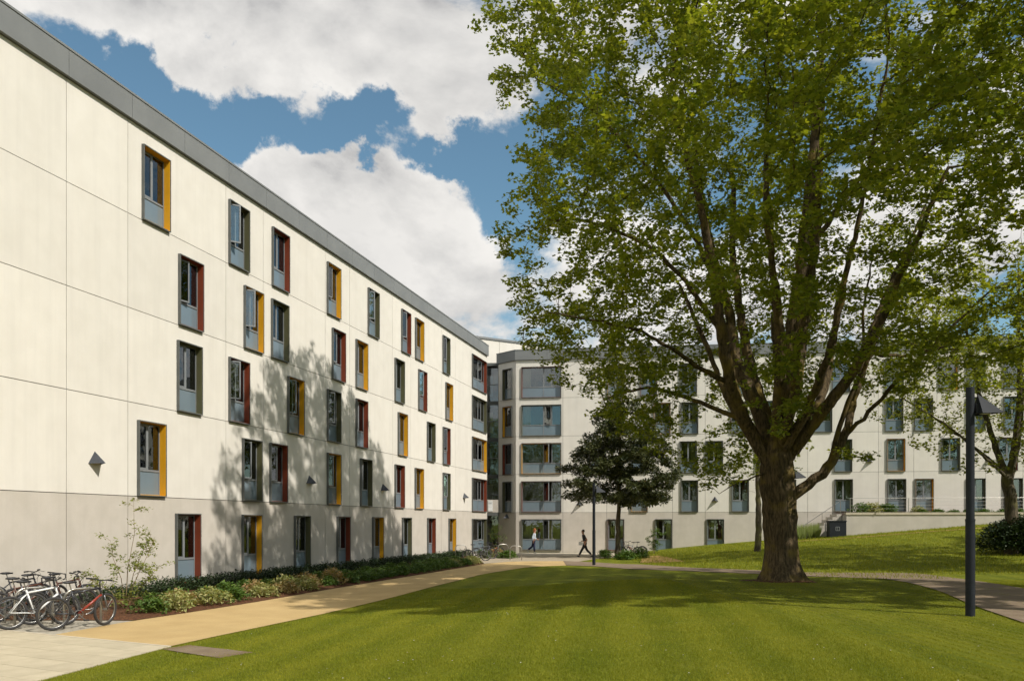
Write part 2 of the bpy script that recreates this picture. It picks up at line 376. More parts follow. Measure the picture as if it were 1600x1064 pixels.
def axis(a, b, step, far):
    core = list(np.arange(a, b + step, step)); lo = []; hi = []; d = step * 2; x = a
    while x > -far: x -= d; d *= 1.5; lo.append(x)
    d = step * 2; x = core[-1]
    while x < far: x += d; d *= 1.5; hi.append(x)
    return np.array(lo[::-1] + core + hi)
def make_ground():
    xs = axis(-16, 44, .4, 1500); ys = axis(-4, 66, .4, 1500)
    XX, YY = np.meshgrid(xs, ys); Z = terr(XX, YY)
    V = np.stack([XX.ravel(), YY.ravel(), Z.ravel()], 1); nx = len(xs)
    i, j = np.meshgrid(np.arange(nx - 1), np.arange(len(ys) - 1)); a = (j * nx + i).ravel()
    F = np.stack([a, a + 1, a + nx + 1, a + nx], 1)
    o = link('ground', np_mesh('ground', V, F, M['grass'], True)); tag(o, kind='structure')
make_ground()

def resample(pts, n):
    P = np.array([[p[0], p[1]] for p in pts]); d = np.r_[0, np.cumsum(np.linalg.norm(np.diff(P, axis=0), axis=1))]
    t = np.linspace(0, d[-1], n); return np.stack([np.interp(t, d, P[:, 0]), np.interp(t, d, P[:, 1])], 1)
def smooth_pts(pts, n):
    P = resample(pts, n); 
    for _ in range(max(2, n // 20)):
        Q = P.copy(); Q[1:-1] = (P[:-2] + 2 * P[1:-1] + P[2:]) / 4; P = Q
    return P
def drape(name, A, B, mt, off, n=60, k=6, kind='structure', bump=None, smooth=True):
    a = smooth_pts(A, n) if smooth else resample(A, n); b = smooth_pts(B, n) if smooth else resample(B, n); V = []
    for i in range(n):
        for j in range(k + 1):
            p = a[i] + (b[i] - a[i]) * j / k
            z = float(terr(p[0], p[1])) + off
            if bump and 0 < j < k and 0 < i < n - 1: z += bump * (1 + mnoise.noise(Vector((p[0] * 2.2, p[1] * 2.2, 0))))
            V.append((p[0], p[1], z))
    V = np.array(V); F = []
    for i in range(n - 1):
        for j in range(k):
            q = i * (k + 1) + j; F.append((q, q + 1, q + k + 2, q + k + 1))
    F = np.array(F)
    v = V[F[0]]; 
    if np.cross(v[1] - v[0], v[2] - v[0])[2] < 0: F = F[:, ::-1]
    o = link(name, np_mesh(name, V, F, mt, True)); tag(o, kind=kind); return o

# tan path beside the building
edge_px = [(263, 1011), (330, 996), (400, 981.5), (507, 959), (600, 937), (675, 917), (757, 896.5), (820, 886.5), (850, 884.5), (885, 883.5)]
LAWN_EDGE = [G(*p) for p in edge_px]
Pc = LAWN_EDGE[0]; near1 = G(60, 1064)
dirn = (near1 - Pc).normalized(); NEAR_EDGE = [Pc + dirn * k for k in (16.0, 8.0, 4.0)] + [Pc]
bed_px = [(208, 970), (286, 959), (400, 941), (520, 920), (650, 899), (757, 881), (800, 877)]
BED = [G(*p) for p in bed_px]
Pb = G(80, 993)
drape('tan_path', LAWN_EDGE, [Pb] + BED + [G(880, 876.5)], M['resin'], .014, 80, 6)
# near pavement of slabs, cut to its outline
def clip(poly, region):
    out = poly
    for i in range(len(region)):
        a = region[i]; b = region[(i + 1) % len(region)]; inp = out; out = []
        if not inp: return []
        f = lambda p: (b[0] - a[0]) * (p[1] - a[1]) - (b[1] - a[1]) * (p[0] - a[0])
        for j in range(len(inp)):
            p, q = inp[j - 1], inp[j]; fp, fq = f(p), f(q)
            if (fp >= 0) != (fq >= 0):
                t = fp / (fp - fq); out.append((p[0] + (q[0] - p[0]) * t, p[1] + (q[1] - p[1]) * t))
            if fq >= 0: out.append(q)
    return out
def flat_poly(name, pts, mt, z, kind='structure', th=None):
    mb = MB()
    if th: mb.prism(pts, z - th, z)
    else:
        mb.v = [(p[0], p[1], z) for p in pts]; mb.f = [tuple(range(len(pts)))]
    o = mb.build(name, mt); 
    if kind: tag(o, kind=kind)
    return o
dBC = (Pc - Pb).normalized()
Lft = Pb - dBC * 12
near_far = Pc + dirn * 13
region = [(near_far.x - 14, near_far.y - 2), (near_far.x, near_far.y), (Pc.x, Pc.y), (Pb.x, Pb.y), (Lft.x, Lft.y)]
def ccw(r):
    s = sum(r[i][0] * r[(i + 1) % len(r)][1] - r[(i + 1) % len(r)][0] * r[i][1] for i in range(len(r))); return r if s > 0 else r[::-1]
region = ccw(region)
pav = flat_poly('pavement', region, M['slabgap'], .010)
ex = dBC; ey = Vector((-ex.y, ex.x, 0)); cnt = 0
for i in range(-16, 6):
    for j in range(-16, 3):
        if cnt >= 290: break
        x0, y0 = i * .9 + (.45 if j % 2 else 0), j * .6; g = .004
        c = [(Pc + ex * a + ey * b_).to_2d()[:] for a, b_ in ((x0 + g, y0 + g), (x0 + .9 - g, y0 + g), (x0 + .9 - g, y0 + .6 - g), (x0 + g, y0 + .6 - g))]
        if max(p[1] for p in c) < 8.0: continue
        c = clip(ccw(c), region)
        if len(c) < 3: continue
        ar = abs(sum(c[k][0] * c[(k + 1) % len(c)][1] - c[(k + 1) % len(c)][0] * c[k][1] for k in range(len(c)))) / 2
        if ar < .01: continue
        zt = .0165 + random.uniform(-.0006, .0006)
        mb = MB().prism(c, .002, zt); mb.build('paving_slab', M['slab'], pav); cnt += 1
# flush kerb between slabs and tan path
n_ = Vector((-dBC.y, dBC.x, 0)) * .06
MB().prism(ccw([(Pb - dBC * 10 - n_ * .2).to_2d()[:], (Pc - n_ * .2).to_2d()[:], (Pc + n_).to_2d()[:], (Pb - dBC * 10 + n_).to_2d()[:]]), 0, .022).build('kerb', M['kerb'])
tag(bpy.data.objects['kerb'], kind='structure')
# block paving under the bicycles
Pa = BED[0]; bike_poly = ccw([(Pb.x, Pb.y), (Pa.x, Pa.y), (-13.6, Pa.y + .1), (-26, Pa.y + .1), (Lft.x, Lft.y)])
flat_poly('bicycle_paving', bike_poly, M['blocks'], .009)
# mulch bed up to the wall
def wallp(t, n=0.): return Vector((-12.58 + .2688 * t + .9632 * n, 20.05 + .9632 * t - .2688 * n, 0))
backs = [Vector((xw(Pa.y + .05) + .0, Pa.y + .05, 0)), wallp(6), wallp(14), wallp(22), wallp(30), wallp(36.3, .1)]
bedline = [Vector((xw(Pa.y) + .2, Pa.y + .05, 0))] 
drape('mulch_bed', BED[:6], backs, M['mulch'], .02, 90, 14, bump=.05)
# plaza in the corner
plz = [G(757, 880.5), G(800, 877), G(880, 876.5), G(900, 877.8), G(930, 873), G(990, 868.2), Vector((8.6, 59.0, 0)), Vector((3.75, 59.65, 0)), Vector((.3, 60.1, 0)), Vector((-.97, 61.5, 0)), Vector((-3.5, 61.9, 0)), Vector((-2.6, 55.5, 0))]
flat_poly('plaza', ccw([(p.x, p.y) for p in plz]), M['plaza'], .0085)
MB().prism(ccw([(.32, 60.08), (9.5, 58.95), (9.2, 55.6), (.9, 55.2), (-.6, 57.5)]), 0, .02).build('pale_apron', M['kerb']); tag(bpy.data.objects['pale_apron'], kind='structure')
# path crossing behind the big tree
nearp = [G(*p) for p in [(885, 883.5), (927, 884.5), (1000, 890), (1100, 893.5), (1176, 896.5), (1266, 901), (1397, 905), (1466, 923), (1521, 947), (1600, 974)]]
farp = [G(*p) for p in [(880, 876.5), (930, 878.5), (1000, 882), (1100, 888), (1176, 891), (1263, 895), (1434, 895.5), (1521, 907), (1600, 920)]]
dn = (nearp[-1] - nearp[-2]).normalized(); df = (farp[-1] - farp[-2]).normalized()
nearp += [nearp[-1] + dn * 6, nearp[-1] + dn * 14]; farp += [farp[-1] + df * 6, farp[-1] + df * 14]
drape('lawn_path', nearp, farp, M['tarmac'], .022, 110, 6)
drape('bare_earth', [G(1000, 879.5), G(1030, 879), G(1070, 877)], [G(1004, 869), G(1030, 868), G(1046, 871)], M['earth'], .02, 16, 5)

# ------------------------------------------------------------------ windows
WCACHE = {}
def window(parent, mx, w, h, colour, kind='std', opn=0, cur='l', curm='curtain'):
    """frame > lining, window_bars, pane, spandrel_panel, sash, curtain"""
    key = (w, h, colour, kind, cur, curm)
    P = .10; t0 = .028
    if key not in WCACHE:
        d = {}
        d['frame'] = MB().ring(0, w, 0, h, t0, -P, .03).mesh('frame', M['frame'])
        d['lining'] = MB().ring(t0 + .001, w - t0 - .001, t0 + .001, h - t0 - .001, .012, -P + .02, .165).mesh('lining', M[colour])
        a, b, c, e = .049, w - .049, .049, h - .049
        zt = h * .35
        mb = MB().ring(a, b, c, e, .035, .13, .19); mb.box(a + .035, b - .035, .122, .19, zt - .03, zt + .03)
        panes = []; sash = None
        if kind == 'std':
            xm = a + (b - a) * .52; mb.box(xm - .025, xm + .025, .13, .19, zt + .03, e - .035)
            sash = (a + .04, xm - .03, zt + .035, e - .04); panes = [(xm + .025, b - .035, zt + .03, e - .035)]; sp = [(a + .035, b - .035)]
        elif kind == 'wide':
            x1 = a + (b - a) * .55; x2 = a + (b - a) * .77
            for x in (x1, x2): mb.box(x - .025, x + .025, .13, .19, zt + .03, e - .035)
            mb.box(x1 - .02, x1 + .02, .124, .19, c + .035, zt - .03)
            sash = (x1 + .03, x2 - .03, zt + .035, e - .04); panes = [(a + .035, x1 - .025, zt + .03, e - .035), (x2 + .025, b - .035, zt + .03, e - .035)]; sp = [(a + .035, x1 - .02), (x1 + .02, b - .035)]
        else:
            panes = [(a + .035, b - .035, zt + .03, e - .035)]; sp = [(a + .035, b - .035)]
        d['window_bars'] = mb.mesh('window_bars', M['bars'])
        d['pane'] = [MB().box(x0, x1, .150, .158, z0, z1).mesh('pane', M['glass']) for x0, x1, z0, z1 in panes]
        d['spandrel_panel'] = [MB().box(x0, x1, .145, .17, c + .035, zt - .03).mesh('spandrel_panel', M['spandrel']) for x0, x1 in sp]
        if sash:
            x0, x1, z0, z1 = sash; W = x1 - x0; H = z1 - z0
            d['sash'] = MB().ring(0, W, 0, H, .045, -.03, .02).mesh('sash', M['bars'])
            d['sash_pane'] = MB().box(.045, W - .045, -.008, .0, .045, H - .045).mesh('pane', M['glass'])
            d['sash_at'] = (x0, z0)
        else: d['sash'] = None
        cm = []
        def drapery(x0, x1):
            n = max(4, int((x1 - x0) / .035)); c_ = MB()
            for i in range(n):
                xa = x0 + (x1 - x0) * i / n; xb = x0 + (x1 - x0) * (i + 1) / n
                ya = .30 + .025 * (i % 2); yb = .30 + .025 * ((i + 1) % 2)
                c_.quad((xa, ya, zt), (xb, yb, zt), (xb, yb, e), (xa, ya, e))
            return c_.mesh('curtain', M[curm])
        wd = b - a
        if 'l' in cur: cm.append(drapery(a, a + wd * .22))
        if 'r' in cur: cm.append(drapery(b - wd * .32, b))
        if 'm' in cur: cm.append(drapery(a + wd * .4, a + wd * .62))
        if 'f' in cur: cm.append(drapery(a + wd * .05, b))
        d['curtain'] = cm
        WCACHE[key] = d
    d = WCACHE[key]
    f = link('window', d['frame'], parent, mx)
    link('lining', d['lining'], f); link('window_bars', d['window_bars'], f)
    for k in ('pane', 'spandrel_panel', 'curtain'):
        for me in d[k]: link(k, me, f)
    if d['sash']:
        x0, z0 = d['sash_at']; A = T(x0, .155, z0) @ RZ(-R(opn))
        link('sash', d['sash'], f, A); link('sash_pane', d['sash_pane'], f, A)
    return f

def grid_cells(x0, x1, z0, z1, holes):
    xs = sorted({x0, x1} | {min(max(v, x0), x1) for h in holes for v in h[:2]}); zs = sorted({z0, z1} | {min(max(v, z0), z1) for h in holes for v in h[2:]})
    for a, b in zip(xs[:-1], xs[1:]):
        for c, d in zip(zs[:-1], zs[1:]):
            mx_, mz = (a + b) / 2, (c + d) / 2
            if not any(h[0] < mx_ < h[1] and h[2] < mz < h[3] for h in holes): yield a, b, c, d
LEV = [-.6, 2.98, 5.78, 8.58, 11.38, 14.18]
def facade(parent, mx, joints, wins, far=False, zbot=-.6):
    """wins: (u, storey, w, colour, kind, open, curtain, curtain mat)"""
    lev = [zbot] + LEV[1:]
    holes = []
    for wv in wins:
        z0 = (.20 if wv[1] == 0 else lev[wv[1]] + .012); holes.append((wv[0], wv[0] + wv[2], z0, z0 + 2.285))
    for i, (a, b) in enumerate(zip(joints[:-1], joints[1:])):
        for k in range(5):
            g = .010; x0, x1, z0, z1 = a + g, b - g, lev[k] + (g if k else 0), lev[k + 1] - g
            hs = [h for h in holes if h[1] > x0 and h[0] < x1 and h[3] > z0 and h[2] < z1]
            mb = MB()
            for c in grid_cells(x0, x1, z0, z1, hs):
                mb.quad((c[0], 0, c[2]), (c[1], 0, c[2]), (c[1], 0, c[3]), (c[0], 0, c[3]))
            D = .03
            mb.quad((x0, D, z0), (x0, 0, z0), (x0, 0, z1), (x0, D, z1)); mb.quad((x1, 0, z0), (x1, D, z0), (x1, D, z1), (x1, 0, z1))
            mb.quad((x0, 0, z1), (x1, 0, z1), (x1, D, z1), (x0, D, z1)); mb.quad((x0, D, z0), (x1, D, z0), (x1, 0, z0), (x0, 0, z0))
            mb.build('wall_panel', M['cream'] if k else M['taupe'], parent, mx)
    mb = MB()
    x0, x1 = joints[0], joints[-1]
    for c in grid_cells(x0, x1, lev[0], lev[-1], holes):
        mb.quad((c[0], .031, c[2]), (c[1], .031, c[2]), (c[1], .031, c[3]), (c[0], .031, c[3]))
    for h in holes:
        a, b, c, d = h
        mb.quad((a, .031, c), (b, .031, c), (b, .35, c), (a, .35, c)); mb.quad((a, .031, d), (a, .35, d), (b, .35, d), (b, .031, d))
        mb.quad((a, .031, c), (a, .35, c), (a, .35, d), (a, .031, d)); mb.quad((b, .031, c), (b, .031, d), (b, .35, d), (b, .35, c))
    mb.build('backing_wall', M['joint'], parent, mx)
    for wv, h in zip(wins, holes):
        window(parent, mx @ T(h[0], 0, h[2]), wv[2], 2.285, wv[3], wv[4], wv[5], wv[6], wv[7])
def parapet(parent, mx, edges, y0=-.12, y1=.35, z0=14.19, z1=14.96):
    for a, b in zip(edges[:-1], edges[1:]):
        mb = MB(); mb.box(a + .006, b - .006, y0, y1, z0, z1 - .06); mb.box(a, b, y0 - .02, y1 + .02, z1 - .06, z1)
        mb.build('parapet_panel', M['parapet'], parent, mx)
def curtain_pick():
    r = random.random(); cur = random.choice(['l', 'r', 'lr', 'r', 'lr', 'm', '', 'l']); cm = 'curtain'
    if r < .05: cm = 'curtain_red'
    elif r < .12: cm = 'curtain_green'
    return cur, cm

Wd = 1.22
# ---- left building
aL = math.atan2(.9632, .2688)
left = empty('residence_block', (-12.58, 20.05, 0), aL)
tag(left, 'long cream rendered four-storey block on the left with grey parapet and yellow, red and olive window boxes', 'building')
left['label'] = 'long cream block on the left with taupe ground storey and yellow, red and olive windows'
LW = {4: [(4.92, 'yellow', 0), (9.28, 'green', 42), (12.06, 'red', 0), (16.44, 'yellow', 12), (20.54, 'green', 35), (24.63, 'red', 30), (26.56, 'yellow', 0), (30.94, 'green', 25)],
      3: [(6.59, 'red', 14), (10.2, 'yellow', 45), (12.01, 'green', 0), (16.9, 'red', 10), (19.23, 'yellow', 0), (23.75, 'green', 0), (27.03, 'red', 35), (31.45, 'yellow', 0)],
      2: [(6.52, 'green', 0), (9.28, 'red', 42), (13.2, 'yellow', 30), (16.45, 'green', 35), (19.23, 'red', 0), (24.17, 'yellow', 0), (28.36, 'green', 0), (30.97, 'red', 30)],
      1: [(4.72, 'yellow', 0), (10.1, 'green', 20), (11.9, 'red', 15), (16.45, 'yellow', 20), (19.7, 'green', 0), (23.75, 'red', 0), (26.51, 'yellow', 0), (30.97, 'green', 35)],
      0: [(6.44, 'red', 0), (10.08, 'yellow', 0), (13.71, 'green', 0), (17.36, 'red', 0), (21.04, 'yellow', 0), (24.72, 'green', 0), (28.4, 'red', 0), (32.02, 'yellow', 0)]}
wins = []
for k, row in LW.items():
    for u, c, o in row:
        cur, cm = curtain_pick(); wins.append((u, k, Wd, c, 'std', o, cur, cm))
for k, c in ((4, 'red'), (3, 'green'), (2, 'yellow'), (1, 'red'), (0, 'green')):
    wins.append((36.62, k, 3.2, c, 'wide', 8 if k % 2 == 0 else 0, 'lm', 'curtain'))
for k, c in ((3, 'red'), (2, 'green'), (1, 'yellow'), (4, 'green'), (0, 'red')):     # nearer than the frame edge
    wins.append((-7.4 - k * .3, k, Wd, c, 'std', 0, 'lr', 'curtain'))
JL = [-19.4, -17.1, -12.3, -9.95, -5.2, -2.8, 2.05, 4.35, 9.15, 11.5, 16.33, 18.65, 23.55, 26.0, 30.82, 33.3, 36.4, 40.1]
facade(left, Matrix(), JL, wins)
parapet(left, Matrix(), [-19.4 + 2.38 * i for i in range(25)] + [40.16])
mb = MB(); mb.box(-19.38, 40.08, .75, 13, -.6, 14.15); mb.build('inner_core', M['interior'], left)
mb = MB(); mb.box(40.085, 40.13, .002, 13.2, 2.99, 14.18); mb.build('end_wall', M['cream'], left)
mb = MB(); mb.box(40.085, 40.13, .002, 13.2, -.6, 2.97); mb.build('end_wall', M['taupe'], left)
mb = MB(); mb.box(-19.45, -19.405, .002, 13.2, -.6, 14.18); mb.build('end_wall', M['cream'], left)
mb = MB(); mb.box(-19.4, 40.1, 13.0, 13.2, -.6, 14.2); mb.build('back_wall', M['cream'], left)
mb = MB(); mb.box(-19.4, 40.14, .36, 13.25, 14.2, 14.55); mb.build('roof', M['parapet'], left)

def sconce(name_loc, rz, label):
    """half pyramid hood: apex up against the wall, triangular open foot"""
    o = empty('wall_light', name_loc, rz)
    a, l, r, t = (0, 0, .36), (-.24, 0, 0), (.24, 0, 0), (0, -.37, .02); mb = MB()
    a2 = (0, -.012, .345)
    mb.tri(a, l, t); mb.tri(a, t, r)
    li, ri, ti = (-.22, 0, .005), (.22, 0, .005), (0, -.345, .024)
    mb.tri(a2, ti, li); mb.tri(a2, ri, ti); mb.quad(l, li, ti, t); mb.quad(t, ti, ri, r)
    mb.build('hood', M['sconce'], o)
    MB().box(-.06, .06, -.03, 0, .06, .2).build('back_plate', M['black'], o)
    MB().ell((0, -.09, .10), (.05, .05, .06), 10, 6).build('bulb_cover', M['sign'], o)
    tag(o, label, 'wall light', 'half-pyramid wall lights on the facades'); return o
def onleft(t, n=0., z=0.): p = wallp(t, n); return (p.x, p.y, z)
def tleft(px):
    r = (px - 800) / FPX; return (r * 20.05 + 12.58) / (.2688 - r * .9632)
for px, z, lb in ((148, 3.83, 'grey wall light alone on sunlit render near the left edge, left of a yellow window'),
                  (483, 3.83, 'half-pyramid wall light in the tree shadow on the left block, between red and yellow windows'),
                  (598, 3.83, 'half-pyramid wall light right of the tree shadow, between an olive and a red window'),
                  (725, 3.83, 'small half-pyramid wall light near the far end of the left block, beside the wide window')):
    sconce(onleft(tleft(px), .002, z), aL, lb)

# ---- far building
Q = Vector((3.75, 59.8, 0)); aF = math.atan2(-.1235, .9924)
far = empty('corner_residence', (0, 0, 0)); tag(far, 'cream block across the lawn, behind the trees, with bay of wide windows and canted corner', 'building')
mF = T(Q.x, Q.y, 0) @ RZ(aF)
def sfar(px):
    r = (px - 800) / FPX; return (r * 59.8 - 3.75) / (.9924 + r * .1235)
JF = [-3.5, -.02, 3.17, 7.88, 10.19, 14.95, 17.28, 22.05, 24.4, 29.1, 31.5, 36.3, 38.65, 43.4, 45.8, 50.5, 52.9, 57.6, 60, 64.8, 67]
FWp = {1: [(985.5, 'yellow'), (1063.7, 'green'), (1142.7, 'green'), (1216, 'green'), (1304, 'green'), (1386.8, 'green'), (1429.5, 'yellow'), (1520, 'green'), (1572, 'green')],
       2: [(925, 'red'), (985, 'green'), (1062, 'green'), (1102.5, 'green'), (1190, 'red'), (1303, 'green'), (1385.5, 'yellow'), (1470.5, 'green'), (1560, 'red')],
       3: [(935, 'green'), (1021, 'yellow'), (1064, 'green'), (1141, 'red'), (1191, 'green'), (1272, 'green'), (1382.5, 'green'), (1427, 'green'), (1515, 'green'), (1575, 'green')],
       4: [(940, 'yellow'), (1000, 'red'), (1062, 'green'), (1146, 'green'), (1218, 'red'), (1300, 'green'), (1383, 'green'), (1467, 'yellow'), (1515, 'green'), (1580, 'green')],
       0: [(949, 'red'), (1026, 'green'), (1104, 'green')]}
def snap(u):
    for j in JF:
        if u < j < u + Wd: u = j + .03 if (j - u) < Wd / 2 else j - Wd - .03
    return u
wins = []
for k, row in FWp.items():
    for px, c in row:
        cur, cm = curtain_pick(); wins.append((snap(sfar(px)), k, Wd, c, 'std', 0, cur, cm))
for k in range(1, 5):
    for j, u in enumerate((34.5, 39.2, 44.6, 48.3, 53.6, 58.2, 62.0)):
        wins.append((snap(u + (k * 1.37) % 1.9), k, Wd, ['yellow', 'red', 'green'][(j + k) % 3], 'std', 0, 'lr', 'curtain'))
for k, c, o in ((4, 'red', 0), (3, 'green', 12), (2, 'yellow', 45), (1, 'red', 45), (0, 'green', 45)):
    wins.append((-3.08, k, 2.95, c, 'wide', o, ['lr', '', '', 'l', 'l'][k], 'curtain_green' if k == 0 else 'curtain'))
facade(far, mF, JF, wins)
parapet(far, mF, [-3.55] + [-3.55 + 2.38 * i for i in range(1, 30)] + [67.1])
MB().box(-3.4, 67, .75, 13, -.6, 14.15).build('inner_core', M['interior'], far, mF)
MB().box(-3.5, 67.05, .36, 13.2, 14.2, 14.55).build('roof', M['parapet'], far, mF)
MB().box(66.9, 67.05, .003, 13.2, -.6, 14.18).build('end_wall', M['cream'], far, mF)
MB().box(-3.5, 67, 13.0, 13.2, -.6, 14.2).build('back_wall', M['cream'], far, mF)
# canted corner
C0 = Vector((-1.02, 61.62, 0)); C1 = mF @ Vector((-3.5, 0, 0)); dC = C1 - C0; Lc = dC.length; mC = T(*C0) @ RZ(math.atan2(dC.y, dC.x))
cw = [((Lc - 1.05) / 2 + .1, k, 1.0, c, 'slim', 0, '', 'curtain') for k, c in ((4, 'green'), (3, 'yellow'), (2, 'red'), (1, 'green'))]
facade(far, mC, [0, Lc - .002], cw)
parapet(far, mC, [-.1, Lc + .05])
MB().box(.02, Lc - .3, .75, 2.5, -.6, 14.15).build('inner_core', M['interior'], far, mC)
MB().box(-.05, .0, .0, 6, -.6, 14.95).build('end_wall', M['parapet'], far, mC)
for p, lb in ((mC @ Vector((Lc * .5, -.004, 2.55)), 'dark half-pyramid wall light in shade on the canted corner beside the entrance'),):
    sconce(tuple(p), math.atan2(dC.y, dC.x), lb)
for px, z, lb in ((905, 3.5, 'half-pyramid wall light just left of the dark evergreen, above the striding man'), (1117, 3.75, 'half-pyramid wall light between two windows just left of the big trunk'),
                  (1358, 6.45, 'wall light between windows, right of the big trunk and left of the lamp post'), (1545, 6.45, 'half-pyramid wall light on the far block right of the near lamp post')):
    p = mF @ Vector((sfar(px), -.004, z)); sconce(tuple(p), aF, lb)

# ---- glazed link between the blocks
lk = empty('glazed_link', (0, 0, 0)); tag(lk, 'dark glazed stair link recessed between the left block and the far block', 'building')
xa, xb, yg = -5.5, -.98, 62.4
MB().box(xa, xb, yg + 1.6, yg + 1.7, 0, 14.3).build('inner_wall', M['interior'], lk)
z = 2.9; fl = [0.0, 2.98, 5.78, 8.58, 11.38, 14.2]
for k in range(5):
    za, zb = fl[k], fl[k + 1]
    if k > 0: MB().box(xa, xb, yg - .02, yg + 1.6, za - .17, za + .12).build('floor_edge', M['frame'], lk)
    MB().box(xa, xb, yg - .01, yg + .05, za + 1.35, za + 1.41).build('transom', M['bars'], lk)
    for j in range(3):
        x0 = xa + (xb - xa) * j / 3; x1 = xa + (xb - xa) * (j + 1) / 3
        MB().box(x0 + .03, x1 - .03, yg, yg + .012, za + .13, zb - .18).build('pane', M['glass'], lk)
        MB().box(x1 - .03, x1 + .03, yg - .03, yg + .06, za + .13, zb - .18).build('mullion', M['frame'], lk)
    MB().box(xb - 1.5, xb - .5, yg + .9, yg + 1.0, za + .6, za + 2.2).build('blind', M['curtain'] if k % 2 else M['spandrel'], lk)
MB().box(xa, xb, yg - .06, yg + 1.7, 14.2, 14.42).build('roof_edge', M['frame'], lk)
MB().box(xa + .3, xb, yg - 1.2, yg - .05, 2.75, 3.0).build('canopy', M['frame'], lk)
MB().box(xa + .3, xb, yg - 1.22, yg - 1.2, 3.0, 3.95).build('fascia', M['taupe'], lk)
sg = empty('entrance_sign', (-1.63, yg - 1.26, 3.08)); tag(sg, 'small white sign board beside the recessed entrance at the end of the left block', 'sign')
MB().box(-.16, .18, -.0, .03, 0, .82).build('board', M['sign'], sg)
def text(s, size, mt, parent, mx, name='lettering', ext=.002):
    cu = bpy.data.curves.new(name, 'FONT'); cu.body = s; cu.size = size; cu.extrude = ext; cu.align_x = 'CENTER'; cu.materials.append(mt)
    dg = bpy.context.evaluated_depsgraph_get(); ob = bpy.data.objects.new(name, cu); me = bpy.data.meshes.new_from_object(ob); bpy.data.objects.remove(ob); 
    return link(name, me, parent, mx)
text('S4T', .15, M['bars'], sg, T(.01, -.004, .55) @ Matrix.Rotation(R(90), 4, 'X'))
text('\u2014\u2014', .12, M['bars'], sg, T(.01, -.004, .3) @ Matrix.Rotation(R(90), 4, 'X'))

# ---- taller block behind
tb = empty('taller_block', (-2.66, 64.5, 0), math.atan2(2.2, 3.85)); tag(tb, 'plain cream top of a taller block rising behind the corner roofs', 'building')
MB().box(-9, 1.9, 0, 8, 0, 16.78).build('wall', M['cream'], tb); MB().box(1.92, 7.5, 0, 8, 0, 16.78).build('wall', M['cream'], tb)
MB().box(-9.1, 7.6, -.08, 8.1, 16.79, 16.95).build('roof_edge', M['parapet'], tb)

# ------------------------------------------------------------------ terrace, railing, steps
def terrace():
    P0 = mF @ Vector((sfar(1303), -.01, 0)); n = Vector((-.1235, -.9924, 0)); u = Vector((.9924, -.1235, 0))
    mT = T(P0.x, P0.y, 0) @ RZ(aF)
    t = empty('terrace_wall', (P0.x, P0.y, float(terr(P0.x, P0.y))), aF); t['label'] = 'low taupe retaining wall with pale coping holding the raised terrace on the right'; t['category'] = 'wall'
    z0 = -t.location.z; D = 3.1
    MB().box(0, 46, -D, -.02, z0, z0 + 2.74).build('wall', M['taupe'], t)
    for i in range(20): MB().box(i * 2.4 - .04 + .004, (i + 1) * 2.4 - .04 - .004, -D - .05, -D + .35, z0 + 2.745, z0 + 2.90).build('coping_stone', M['kerb'], t)
    MB().box(.0, 46, -D + .36, -.02, z0 + 2.745, z0 + 2.80).build('planting_soil', M['mulch'], t)
    r = empty('terrace_railing', tuple(mT @ Vector((.3, -D + .2, 2.9))), aF); tag(r, 'thin wire railing with slim posts along the terrace wall', 'railing')
    for i in range(12):
        MB().box(i * 3.7 - .02, i * 3.7 + .02, -.012, .012, 0, .95).build('post', M['steel'], r)
    for k in (.25, .48, .71): MB().tube([(0, 0, k), (41, 0, k)], .006, 5).build('wire', M['steel'], r)
    MB().tube([(0, 0, .95), (41, 0, .95)], .018, 6).build('handrail', M['steel'], r)
    st = empty('steps', tuple(mT @ Vector((-3.6, -1.2, 0)))[:2] + (0,), aF)
    st.location.z = float(terr(st.location.x, st.location.y)); tag(st, 'concrete steps with steel handrail climbing to the left end of the terrace', 'steps')
    zb = 2.8 - st.location.z; ns = 9
    for i in range(ns): MB().box(1.0 + i * .28, 3.57, -.9, .9, zb * i / ns - .02 + .001 * i, zb * (i + 1) / ns).build('step', M['taupe'], st)
    for y in (-.85,): 
        MB().tube([(1.0, y, .9), (3.5, y, zb + .9)], .022, 6).build('handrail', M['steel'], st)
        for i in range(3): MB().tube([(1.1 + i * 1.2, y, zb * (i * 1.2) / 2.5), (1.1 + i * 1.2, y, .9 + zb * (i * 1.2 + .1) / 2.5)], .018, 6).build('post', M['steel'], st)
    b = empty('grit_bin', tuple(mT @ Vector((-.75, -D - .2, 0)))[:2] + (0,), aF); b.location.z = float(terr(b.location.x, b.location.y)) - .05
    tag(b, 'dark blue-black utility box standing at the left end of the terrace wall', 'utility box')
    mb = MB(); mb.box(-.5, .56, -.5, .3, 0, 1.06); mb.build('body', M['darkmetal'], b)
    MB().box(-.53, .59, -.53, .33, 1.06, 1.12).build('lid', M['darkmetal'], b)
    MB().ring(-.12, .14, .45, .72, .03, -.512, -.502).build('emblem', M['bars'], b)
    MB().box(-.004, .02, -.511, -.502, .48, .69).build('emblem', M['bars'], b)
    # pale gravel strip at the wall foot
    A = [G(1246, 846), G(1290, 843), G(1336, 840.5), G(1400, 835), G(1480, 829), G(1580, 822.5)]
    B = [Vector((p.x + .05, p.y + .55, 0)) for p in A]
    ext = (A[-1] - A[-2]).normalized(); A.append(A[-1] + ext * 14); B.append(B[-1] + ext * 14)
    drape('gravel_strip', A, B, M['earth'], .02, 40, 2)
terrace()

